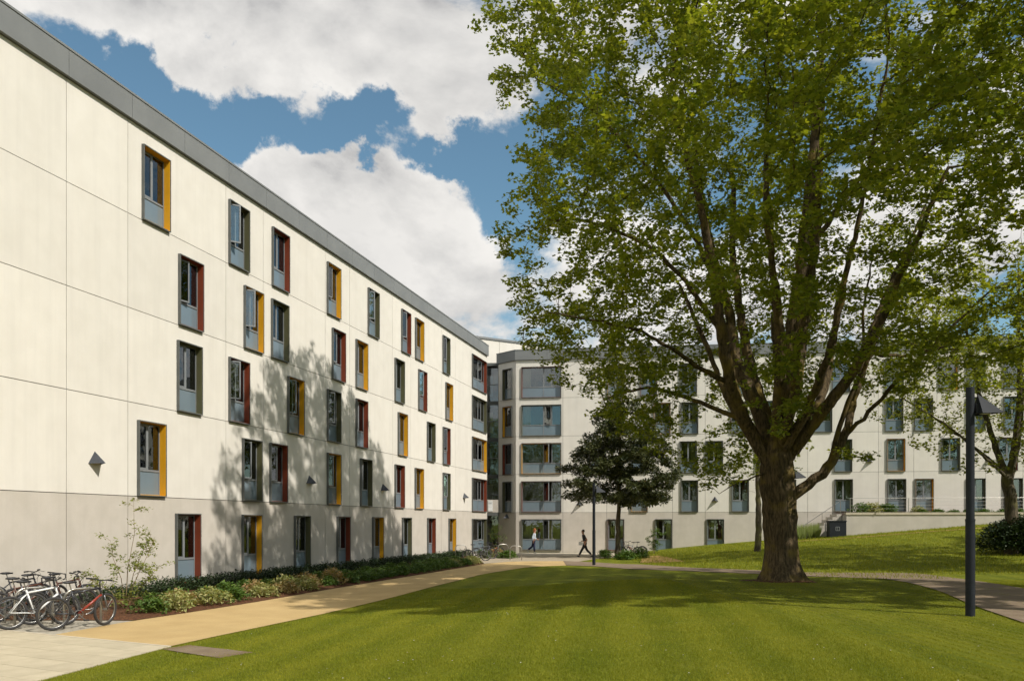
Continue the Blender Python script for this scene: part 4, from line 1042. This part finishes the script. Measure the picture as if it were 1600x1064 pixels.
def tufts():
    c = []
    for i in range(90):
        px = random.uniform(1240, 1280); y = random.uniform(54.5, 56.8); x = (px - 800) / FPX * y; c.append((x, y, float(terr(x, y))))
    mb = MB()
    for x, y, z in c:
        for k in range(14):
            a = random.uniform(0, 6.28); h = random.uniform(.4, 1.1); d = random.uniform(.1, .35); w_ = .02
            mb.tri((x - w_, y, z), (x + w_, y, z), (x + math.cos(a) * d, y + math.sin(a) * d, z + h))
    o = mb.build('tall_grass', M['shrub_pale']); tag(o, 'clump of tall pale grasses against the far wall left of the utility box', 'grass', kind='stuff')
tufts()
# dark bush on the right
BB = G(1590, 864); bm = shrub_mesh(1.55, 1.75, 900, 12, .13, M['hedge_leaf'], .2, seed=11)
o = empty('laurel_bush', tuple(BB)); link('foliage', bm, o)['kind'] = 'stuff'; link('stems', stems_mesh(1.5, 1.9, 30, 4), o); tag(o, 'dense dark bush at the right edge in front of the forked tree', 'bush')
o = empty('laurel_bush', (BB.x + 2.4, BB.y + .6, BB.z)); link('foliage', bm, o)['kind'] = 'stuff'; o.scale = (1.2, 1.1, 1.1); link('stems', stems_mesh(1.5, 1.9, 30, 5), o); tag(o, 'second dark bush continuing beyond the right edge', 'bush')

# ------------------------------------------------------------------ lawn blades
LE = np.array([[p.x, p.y] for p in ([NEAR_EDGE[0], NEAR_EDGE[1], NEAR_EDGE[2]] + LAWN_EDGE)]); LE = LE[np.argsort(LE[:, 1])]
NP_ = smooth_pts(nearp, 110); NPs = NP_[np.argsort(NP_[:, 0])]
def blades(n, y0, y1, h, w, name='grass'):
    X = []; 
    Y = RNG.uniform(0, 1, n * 2) ** 1.25 * (y1 - y0) + y0; X = RNG.uniform(-.66, .70, n * 2) * Y
    ok = (X > np.interp(Y, LE[:, 1], LE[:, 0]) - .01 + RNG.normal(0, .02, len(X))) & (Y < np.interp(X, NPs[:, 0], NPs[:, 1]) + RNG.normal(0, .03, len(X)))
    X = X[ok][:n]; Y = Y[ok][:n]; Z = terr(X, Y); m = len(X); a = RNG.uniform(0, 2 * math.pi, m)
    hh = h * RNG.uniform(.5, 1.3, m) * (.55 + .45 * np.array([mnoise.noise(Vector((x * 1.1, y * 1.1, 0))) + 1 for x, y in zip(X, Y)])); sc = 1 + (Y - y0) * .06; dx = np.cos(a) * w * sc; dy = np.sin(a) * w * sc
    lx = RNG.normal(0, .45, m) * hh; ly = RNG.normal(0, .45, m) * hh
    V = np.stack([np.stack([X - dx, Y - dy, Z], 1), np.stack([X + dx, Y + dy, Z], 1), np.stack([X + lx, Y + ly, Z + hh], 1)], 1).reshape(-1, 3)
    F = np.arange(m * 3).reshape(-1, 3); st = np.sin((X - .12 * Y) * 5.6); pt = np.array([mnoise.noise(Vector((x * .6, y * .35, 3))) for x, y in zip(X, Y)])
    o = link(name, np_mesh(name, V, F, M['grass_blade'], False, np.clip(RNG.normal(.42, .2, m) + .14 * np.tanh(st * 2) + .35 * pt, 0, 1))); tag(o, 'short mown grass blades of the lawn', 'grass', kind='stuff')
blades(380000, 8.2, 27, .024, .0036)

def daisies():
    mb = MB()
    for i in range(170):
        y = random.uniform(8.6, 19); x = random.uniform(-.6, .66) * y
        if x < np.interp(y, LE[:, 1], LE[:, 0]) + .2: continue
        z = float(terr(x, y)) + .028; r_ = random.uniform(.006, .011); n = len(mb.v)
        mb.v += [(x + r_ * math.cos(a), y + r_ * math.sin(a), z + random.uniform(-.002, .002)) for a in (0, 1.05, 2.1, 3.14, 4.2, 5.2)]; mb.f.append(tuple(range(n, n + 6)))
    o = mb.build('daisies', M['sign']); tag(o, 'tiny white daisies dotted over the near lawn', 'flowers', kind='stuff')
daisies()
def root_soil():
    V = []; n = 40; k = 5
    for i in range(n):
        a = 2 * math.pi * i / n; R1 = 1.15 + .25 * mnoise.noise(Vector((math.cos(a) * 1.3, math.sin(a) * 1.3, 0))) + .12 * math.sin(a * 5)
        for j in range(k + 1):
            r_ = R1 * j / k; x, y = TB.x + math.cos(a) * r_, TB.y + math.sin(a) * r_; V.append((x, y, float(terr(x, y)) + .03 * (1 - j / k) ** .5 - (.004 if j == k else -.004)))
    F = [(i * (k + 1) + j, i * (k + 1) + j + 1, ((i + 1) % n) * (k + 1) + j + 1, ((i + 1) % n) * (k + 1) + j) for i in range(n) for j in range(k)]
    tag(link('bare_soil', np_mesh('bare_soil', np.array(V), np.array(F), M['mulch'], True)), kind='structure')
root_soil()
def mound_grass():
    n = 60000; X = RNG.uniform(7, 36, n); Y = RNG.uniform(26, 56, n); Fp = smooth_pts(farp, 110); Fp = Fp[np.argsort(Fp[:, 0])]
    ok = Y > np.interp(X, Fp[:, 0], Fp[:, 1]) + .05; X = X[ok]; Y = Y[ok]; Z = terr(X, Y); m = len(X); a = RNG.uniform(0, 6.283, m); w = .013
    hh = .09 * RNG.uniform(.4, 1.4, m); lx = RNG.normal(0, .4, m) * hh; ly = RNG.normal(0, .4, m) * hh
    V = np.stack([np.stack([X - np.cos(a) * w, Y - np.sin(a) * w, Z], 1), np.stack([X + np.cos(a) * w, Y + np.sin(a) * w, Z], 1), np.stack([X + lx, Y + ly, Z + hh], 1)], 1).reshape(-1, 3)
    o = link('rough_grass', np_mesh('rough_grass', V, np.arange(m * 3).reshape(-1, 3), M['grass_blade'], False, np.clip(RNG.normal(.45, .3, m), 0, 1))); tag(o, 'longer rough grass on the slope beyond the path', 'grass', kind='stuff')
mound_grass()

# grating set in the lawn edge
def grating():
    c = [G(254, 1014), G(297, 1008), G(394, 1019), G(343, 1027.5)]; o = empty('ground_grating', tuple(c[0])); tag(o, 'brown ribbed rectangular grating lying flush in the lawn edge near the pavement', 'grating'); c0 = c[0]
    def q(a, b): v = (c[0].lerp(c[1], b)).lerp(c[3].lerp(c[2], b), a) - c0; v.z = float(terr(c0.x + v.x, c0.y + v.y)) - c0.z; return v
    mt = mat('grating_brown', (.21, .14, .08), (.15, .10, .06), 30, .8)
    mb = MB(); N_ = 26
    for i in range(N_):
        a = i / N_; b = a + .55 / N_; P_ = [q(a, 0), q(b, 0), q(b, 1), q(a, 1)]; 
        n = len(mb.v); mb.v += [(v.x, v.y, v.z + .003) for v in P_] + [(v.x, v.y, v.z + .012) for v in P_]
        mb.f += [(n + 4, n + 5, n + 6, n + 7), (n, n + 1, n + 5, n + 4), (n + 1, n + 2, n + 6, n + 5), (n + 2, n + 3, n + 7, n + 6), (n + 3, n, n + 4, n + 7)]
    mb.build('ribs', mt, o)['kind'] = 'stuff'
    mb = MB(); P_ = [q(-.01, -.02), q(1.01, -.02), q(1.01, 1.02), q(-.01, 1.02)]; mb.quad(*[(v.x, v.y, v.z + .005) for v in P_]); mb.build('tray', M['tarmac'], o)
grating()

# ------------------------------------------------------------------ lamp posts
def lamp(p, h, label, rz=0, dup=None):
    if dup: o = copy_tree(dup); o.location = p; tag(o, label); return o
    o = empty('lamp_post', p, rz); tag(o, label, 'lamp post', 'dark lamp posts on the lawn')
    MB().tube([(0, 0, -.1), (0, 0, h * .42)], [.082, .082], 20).build('post', M['darkmetal'], o, smooth=False)
    MB().tube([(0, 0, h * .42), (0, 0, h)], [.073, .073], 20).build('post', M['darkmetal'], o)
    MB().tube([(0, 0, h * .42 - .02), (0, 0, h * .42 + .02)], [.086, .086], 20).build('collar', M['darkmetal'], o)
    MB().box(.075, .16, -.05, .05, h - .48, h - .30).build('bracket', M['black'], o)
    a, l, r, t = (.13, 0, h - .12), (.12, -.22, h - .50), (.12, .22, h - .50), (.61, 0, h - .46); mb = MB()
    mb.tri(a, l, t); mb.tri(a, t, r); mb.tri(a, r, l); mb.quad(l, (.12, -.20, h - .51), (.57, 0, h - .475), t); mb.quad(t, (.57, 0, h - .475), (.12, .20, h - .51), r)
    mb.build('shade', M['darkmetal'], o)
    MB().box(.2, .34, -.07, .07, h - .49, h - .46).build('lamp_lens', M['sign'], o); return o
l1 = lamp(tuple(G(1516, 962)), 4.21, 'nearest dark lamp post, tall in the right foreground of the lawn', rz=R(-4))
lamp(tuple(G(928, 883)), 4.21, 'far lamp post at the lawn edge in front of the walking man', dup=l1)
pz = 33.7; lx_ = (1237 - 800) / FPX * pz
lamp((lx_, pz, float(terr(lx_, pz))), 4.21, 'lamp post mostly hidden behind the big maple trunk', dup=l1)

# ------------------------------------------------------------------ bicycles
BC = {}
def bike(p, heading, steer, paint, label, group, style='mtb', lean=5):
    o = empty('bicycle', p); o.rotation_mode = 'XYZ'; o.rotation_euler = (R(lean), 0, heading); tag(o, label, 'bicycle', group)
    key = (paint, style); r = .335
    if 'w' not in BC:
        tb = MB(); tb.tube([(r * .93 * math.cos(a), 0, r * .93 * math.sin(a)) for a in np.linspace(0, 2 * math.pi, 33)[:-1]], .029, 8, closed=True); BC['tyre'] = tb.mesh('tyre', M['rubber'], True)
        tb = MB(); tb.tube([(r * .85 * math.cos(a), 0, r * .85 * math.sin(a)) for a in np.linspace(0, 2 * math.pi, 33)[:-1]], .011, 6, closed=True); BC['rim'] = tb.mesh('rim', M['alu'], True)
        tb = MB()
        for i in range(24):
            a = 2 * math.pi * i / 24; b = a + .35 * (1 if i % 2 else -1); sgn = .02 if i % 4 < 2 else -.02
            tb.tube([(.02 * math.cos(b), sgn, .02 * math.sin(b)), (r * .84 * math.cos(a), 0, r * .84 * math.sin(a))], .0016, 3)
        BC['spokes'] = tb.mesh('spokes', M['alu'])
        tb = MB(); tb.tube([(0, -.05, 0), (0, .05, 0)], .022, 10); BC['w'] = tb.mesh('wheel', M['alu'])
        BC['saddle'] = MB().ell((0, 0, 0), (.135, .065, .03), 12, 6).box(.03, .15, -.018, .018, -.02, .015).mesh('saddle', M['black'], True)
        BC['pedal'] = MB().box(-.045, .045, -.035, .035, -.012, .012).mesh('pedal', M['black'])
        BC['grip'] = MB().tube([(0, 0, 0), (0, .12, 0)], .018, 8).mesh('grip', M['black'])
    def wheel(parent, mx):
        w_ = link('wheel', BC['w'], parent, mx)
        for k in ('tyre', 'rim', 'spokes'): link(k, BC[k], w_)
    bb = (-.06, 0, .29); st = (-.20, 0, .78); hd = (.36, 0, .80); hl = (.40, 0, .66); ra = (-.52, 0, r); fa = (.53, 0, r)
    fr = MB(); tr = .02 if style == 'mtb' else .016
    fr.tube([bb, st], tr * .9, 8)
    if paint != 'red_paint': fr.tube([bb, hl], tr * 1.25, 8)
    else: MB().tube([bb, hl], tr * 1.3, 8).build('down_tube', M[paint], o, smooth=True)
    if style == 'step': fr.tube([(-.1, 0, .45), hl], tr, 8)
    else: fr.tube([(-.19, 0, .72), hd], tr, 8)
    fr.tube([(.355, 0, .82), (.405, 0, .63)], tr * 1.1, 8)
    for s in (-.05, .05):
        fr.tube([bb, (-.2, s, .31), (ra[0], s, ra[2])], tr * .55, 6); fr.tube([(-.18, 0, .70), (-.3, s, .6), (ra[0], s, ra[2])], tr * .5, 6)
    fr.build('frame', M['black_paint' if paint == 'red_paint' else paint], o, smooth=True)
    wheel(o, T(*ra))
    S = T(.40, 0, .66) @ RZ(R(steer)) @ T(-.40, 0, -.66)
    fk = MB(); fk.tube([(.40, 0, .68), (.43, 0, .62)], .018, 8)
    for s in (-.055, .055): fk.tube([(.42, s * .9, .645), (.47, s, .5), (fa[0], s, fa[2])], [.017, .015, .011], 6)
    fk.build('fork', M['silver_paint' if style == 'mtb' else 'black_paint'], o, S, True); wheel(o, S @ T(*fa))
    hb = MB(); hb.tube([(.36, 0, .78), (.335, 0, .93), (.40, 0, .96)], .014, 8)
    if style == 'drop': hb.tube([(.42, .21, .82), (.50, .21, .86), (.48, .21, .96), (.40, .2, .97), (.40, -.2, .97), (.48, -.21, .96), (.50, -.21, .86), (.42, -.21, .82)], .013, 6)
    else: hb.tube([(.33, .30, .985), (.38, .16, .98), (.40, .05, .96), (.40, -.05, .96), (.38, -.16, .98), (.33, -.30, .985)], .012, 6)
    for s in (-1, 1): hb.tube([(.38, s * .17, .975), (.45, s * .2, .95), (.46, s * .27, .94)], .005, 4)
    hb.tube([(.41, .1, .96), (.5, .06, .86), (.44, .02, .7)], .004, 4); hb.tube([(.41, -.1, .96), (.52, -.02, .9), (.40, .03, .75)], .004, 4)
    h = hb.build('handlebar', M['black'], o, S, True)
    if style != 'drop':
        link('grip', BC['grip'], h, T(.345, .19, .983) @ RZ(R(17))); link('grip', BC['grip'], h, T(.31, -.30, .985) @ RZ(R(-17)))
    MB().tube([(-.18, 0, .72), (-.24, 0, .93)], .0135, 8).build('seat_post', M['alu'], o); link('saddle', BC['saddle'], o, T(-.25, 0, .95))
    cr = MB(); cr.tube([(bb[0] + .085 * math.cos(a), -.05, bb[2] + .085 * math.sin(a)) for a in np.linspace(0, 2 * math.pi, 21)[:-1]], .007, 4, closed=True)
    cr.tube([(bb[0], -.07, bb[2]), (bb[0] + .12, -.08, bb[2] - .12)], .01, 6); cr.tube([(bb[0], .07, bb[2]), (bb[0] - .12, .08, bb[2] + .12)], .01, 6); cr.tube([(bb[0], -.08, bb[2]), (bb[0], .08, bb[2])], .016, 8)
    c = cr.build('crank', M['alu'], o); link('pedal', BC['pedal'], c, T(bb[0] + .12, -.13, bb[2] - .12)); link('pedal', BC['pedal'], c, T(bb[0] - .12, .13, bb[2] + .12))
    ch = MB(); ch.tube([(bb[0], -.05, bb[2] + .085), (ra[0], -.05, ra[2] + .04)], .005, 4); ch.tube([(bb[0], -.05, bb[2] - .085), (ra[0], -.05, ra[2] - .04)], .005, 4); ch.build('chain', M['black'], o)
    if style == 'step':
        mg = MB(); mg.tube([(ra[0] + r * 1.06 * math.cos(a), 0, ra[2] + r * 1.06 * math.sin(a)) for a in np.linspace(.3, 2.9, 12)], .014, 6); mg.build('mudguard', M['black'], o)
    return o
HB = R(90 - 40); gb = 'bicycles parked by the near cycle hoops'
def rear(px, py, head): # bicycle centre from its rear wheel contact
    g = G(px, py); return (g.x + .52 * math.cos(head), g.y + .52 * math.sin(head), .02)
bike(rear(83, 986, HB), HB, 28, 'red_paint', 'black and red mountain bike, rightmost of the near bicycles, front wheel turned', gb, 'mtb', 4)
bike(rear(16, 985, HB), HB, 6, 'white_paint', 'white-framed bicycle, second from the right of the near bicycles', gb, 'mtb', -6)
bike(rear(52, 972, HB + .1), HB + .1, -14, 'black_paint', 'black bicycle standing behind the white one', gb, 'step', 5)
bike(rear(-6, 974, HB), HB, 18, 'orange_paint', 'dark brown bicycle tucked behind the near white one at the left edge', gb, 'mtb', 6)
bike(rear(-42, 984, HB - .1), HB - .1, 0, 'silver_paint', 'silver bicycle cut by the left edge of the picture', gb, 'step', -5)
bike(rear(20, 965, HB + .15), HB + .15, 20, 'black_paint', 'dark racing bicycle at the back of the near group', gb, 'drop', 5)
bike(rear(70, 963, HB + .2), HB + .2, -25, 'orange_paint', 'dark bicycle squeezed between the white one and the mulch bed', gb, 'mtb', -5)
bike(rear(-8, 960, HB), HB, 12, 'black_paint', 'black bicycle at the back left of the near group, handlebar high', gb, 'mtb', -7)
def hoop(p, rz, label, group, w=.75, h=.8):
    mb = MB(); pts = [(-w / 2, 0, -.05), (-w / 2, 0, h - .22)] + [(-w / 2 + .22 - .22 * math.cos(a), 0, h - .22 + .22 * math.sin(a)) for a in np.linspace(.3, 1.57, 5)] + [(w / 2 - .22 + .22 * math.cos(a), 0, h - .22 + .22 * math.sin(a)) for a in np.linspace(1.57, .3, 5)] + [(w / 2, 0, h - .22), (w / 2, 0, -.05)]
    mb.tube(pts, .024, 10); o = mb.build('cycle_hoop', M['steel'], smooth=True); o.location = p; o.rotation_euler = (0, 0, rz); tag(o, label, 'cycle stand', group); return o
for px, py, lb in ((122, 979, 'steel cycle hoop between the red bicycle and the mulch bed'), (46, 977, 'steel cycle hoop behind the white bicycle'), (-30, 976, 'steel cycle hoop at the left edge among the bicycles')):
    g = G(px, py); hoop((g.x + .1, g.y, 0), HB + .05, lb, 'steel cycle hoops by the near bicycles')
gf = 'bicycles parked by the far cycle hoops'
hf = R(15)
bike(tuple(G(745, 876)), R(8), 10, 'black_paint', 'dark bicycle at the far end of the bed, nearest the yellow window', gf, 'mtb', 5)
bike(tuple(G(757, 873)), R(30), -20, 'silver_paint', 'silvery bicycle leaning in the middle of the far cycle group', gf, 'drop', -6)
bike(tuple(G(768, 871)), R(-10), 15, 'red_paint', 'dark red bicycle at the right of the far cycle group', gf, 'mtb', 5)
for px, py, rz, lb in ((720, 873, .3, 'steel cycle hoop standing alone left of the far bicycles'), (786, 871, .4, 'steel cycle hoop right of the far bicycles'), (806, 875, .2, 'rightmost steel cycle hoop at the edge of the plaza')):
    hoop(tuple(G(px, py)), rz, lb, 'steel cycle hoops at the far corner', .7, .85)
bike(tuple(G(984, 870)), R(170), 20, 'silver_paint', 'bicycle leaning beside the evergreen trunk', 'bicycles by the evergreen tree', 'mtb', 5)
bike(tuple(G(991, 869)), R(165), -15, 'red_paint', 'second bicycle behind the one by the evergreen trunk', 'bicycles by the evergreen tree', 'step', -5)

# ------------------------------------------------------------------ people
M['skin'] = mat('skin', (.42, .22, .14), rough=.6); M['hair_red'] = mat('ginger_hair', (.34, .10, .025), rough=.7); M['hair_dark'] = mat('dark_hair', (.03, .02, .015), rough=.7)
M['shirt_white'] = mat('pale_shirt', (.62, .68, .75), rough=.85); M['navy'] = mat('navy_trousers', (.03, .035, .085), rough=.85); M['tee_dark'] = mat('dark_tee', (.03, .032, .036), rough=.85); M['black_cloth'] = mat('black_trousers', (.018, .018, .02), rough=.85)
M['shoe'] = mat('shoe', (.04, .035, .03), rough=.6); M['shoe_light'] = mat('light_shoe', (.5, .5, .48), rough=.6); M['paper'] = mat('paper_white', (.8, .8, .78), rough=.8)
def skin_obj(name, V, E, rad, mt, parent, root=0, sub=2):
    me = bpy.data.meshes.new(name); me.from_pydata(V, E, []); me.materials.append(mt); o = link(name, me, parent)
    sk = o.modifiers.new('skin', 'SKIN'); sk.use_smooth_shade = True
    if not me.skin_vertices: 
        import bmesh
        bm_ = bmesh.new(); bm_.from_mesh(me); bm_.verts.layers.skin.verify(); bm_.to_mesh(me); bm_.free()
    for i, r_ in enumerate(rad):
        r_ = r_ * 1.12 if not hasattr(r_, '__len__') else (r_[0] * 1.1, r_[1] * 1.1)
        d = me.skin_vertices[0].data[i]; d.radius = (r_, r_) if not hasattr(r_, '__len__') else r_; d.use_root = (i == root)
    s = o.modifiers.new('sub', 'SUBSURF'); s.levels = sub; s.render_levels = sub; return o
def person(p, facing, label, shirt, trou, hair, shoe, pose, sleeves, haircut, lean=.03):
    o = empty('person', p, facing); tag(o, label, 'person')
    hp = (0, 0, .93); ch = (.03 + lean, 0, 1.34); nk = (.04 + lean, 0, 1.48)
    V = []; E = []; Rr = []
    def add(q, r_, pr=None):
        V.append(q); Rr.append(r_)
        if pr is not None: E.append((pr, len(V) - 1))
        return len(V) - 1
    a = add(hp, (.15, .105)); b = add((.01, 0, 1.12), (.13, .095), a); c = add(ch, (.155, .105), b); n = add(nk, .055, c); h1 = add((.065 + lean, 0, 1.57), .072, n); h2 = add((.075 + lean, 0, 1.66), (.078, .092), h1); h3 = add((.06 + lean, 0, 1.735), .05, h2)
    add((.165 + lean, 0, 1.63), .014, h2)
    arms = []
    for s, key in ((1, 'L'), (-1, 'R')):
        sh = add((.03 + lean, s * .17, 1.39), .058, c); el = add(pose['el' + key], .042, sh); wr = add(pose['wr' + key], .028, el)
        d = (Vector(pose['wr' + key]) - Vector(pose['el' + key])).normalized(); W = Vector(pose['wr' + key]); side = Vector((0, 1, 0)); up = d.cross(side).normalized()
        pm = add(tuple(W + d * .07), (.034, .02), wr)
        for k in range(4):
            f1 = W + d * .10 + up * (.03 - .02 * k); f2 = f1 + d * (.045 - .004 * abs(k - 1)) + side * (-s * .01); f3 = f2 + d * .022 + side * (-s * .02)
            i1 = add(tuple(f1), .0095, pm); i2 = add(tuple(f2), .008, i1); add(tuple(f3), .0065, i2)
        t1 = add(tuple(W + d * .04 + up * .045 + side * (-s * .01)), .0095, pm); add(tuple(W + d * .08 + up * .06 + side * (-s * .015)), .008, t1)
        arms.append((pose['el' + key], pose['wr' + key], s))
    legs = []
    for s, key in ((1, 'L'), (-1, 'R')):
        hi = add((0, s * .09, .86), .088, a); kn = add(pose['kn' + key], .058, hi); an = add(pose['an' + key], .038, kn); legs.append((pose['kn' + key], pose['an' + key], s))
    body = skin_obj('body', V, E, Rr, M['skin'], o)
    # shirt
    V = [hp, (.01, 0, 1.12), ch, (nk[0], 0, 1.44)]; E = [(0, 1), (1, 2), (2, 3)]; Rr = [(.168, .125), (.15, .115), (.172, .122), (.07, .07)]
    for el, wr, s in arms:
        V.append((.03 + lean, s * .175, 1.385)); Rr.append(.072); i = len(V) - 1; E.append((2, i))
        e2 = el if sleeves else tuple(Vector(V[i]).lerp(Vector(el), .75)); V.append(e2); Rr.append(.056); E.append((i, i + 1))
        if sleeves: V.append(tuple(Vector(el).lerp(Vector(wr), .9))); Rr.append(.042); E.append((i + 1, i + 2))
    skin_obj('shirt', V, E, Rr, shirt, o)
    V = [(0, 0, .98), (0, 0, .9)]; E = [(0, 1)]; Rr = [(.15, .115), (.16, .125)]
    for kn, an, s in legs:
        i = len(V); V += [(0, s * .09, .82), kn, tuple(Vector(kn).lerp(Vector(an), .93))]; Rr += [.10, .074, .062]; E += [(1, i), (i, i + 1), (i + 1, i + 2)]
    skin_obj('trousers', V, E, Rr, trou, o, 1)
    for k, (kn, an, s) in enumerate(legs):
        A = Vector(an); tl = pose['toe'][k]; d = Vector((math.cos(tl), 0, math.sin(tl)))
        q0 = A + Vector((-.05, 0, -.045)); V = [tuple(q0), tuple(q0 + d * .11 + Vector((0, 0, -.005))), tuple(q0 + d * .21 + Vector((0, 0, -.012)))]
        skin_obj('shoe', V, [(0, 1), (1, 2)], [(.042, .045), (.044, .036), (.036, .026)], shoe, o)
    mb = MB(); mb.ell((.045 + lean, 0, 1.685), (.102, .092, .105 if haircut == 'short' else .12), 16, 10)
    if haircut != 'short': mb.ell((-.0 + lean, 0, 1.60), (.06, .085, .11), 12, 8)
    mb.build('hair', hair, o, smooth=True)
    for s in (1, -1): MB().ell((.155 + lean, s * .032, 1.665), (.012, .014, .009), 8, 6).build('eye', M['black'], o)
    for s in (1, -1): MB().ell((.07 + lean, s * .088, 1.64), (.022, .012, .032), 8, 6).build('ear', M['skin'], o)
    return o
# knees, ankles in local x forward
walkA = dict(knL=(.02, .09, .48), anL=(.04, .08, .09), knR=(-.10, -.09, .49), anR=(-.42, -.09, .26), toe=(0, -.9), elL=(-.02, .24, 1.13), wrL=(.20, .22, 1.02), elR=(-.06, -.24, 1.12), wrR=(-.02, -.25, .88))
walkB = dict(knL=(.20, .09, .50), anL=(.40, .08, .10), knR=(-.12, -.09, .47), anR=(-.46, -.09, .13), toe=(.12, -.45), elL=(-.10, .23, 1.12), wrL=(.0, .26, .89), elR=(.02, -.24, 1.12), wrR=(.22, -.22, .98))
pa = Vector(((834 - 800) / FPX * 58.4, 58.4, 0)); person((pa.x, pa.y, .03), R(-8), 'walking person in a pale shirt and navy trousers with ginger hair by the ground-floor window', M['shirt_white'], M['navy'], M['hair_red'], M['shoe_light'], walkA, True, 'long', .02)
pb = G(914, 870); person((pb.x, pb.y, .0), R(183), 'man in dark tee and black trousers striding left across the plaza', M['tee_dark'], M['black_cloth'], M['hair_dark'], M['shoe'], walkB, False, 'short', .07)
pp_ = empty('paper_sheet', (pb.x - .28, pb.y - .06 + .0, .86), R(20)); tag(pp_, 'white folded papers in the striding man\'s hand', 'papers')
mb = MB(); mb.box(-.02, .02, -.13, .13, -.10, .12); mb.build('sheet', M['paper'], pp_, Matrix.Rotation(R(60), 4, 'Z'))
print('TRIS', sum(len(m.polygons) * (2 if m.polygons and m.polygons[0].loop_total == 4 else 1) for m in bpy.data.meshes)); print('P', sum(len(m.polygons) for m in bpy.data.meshes))
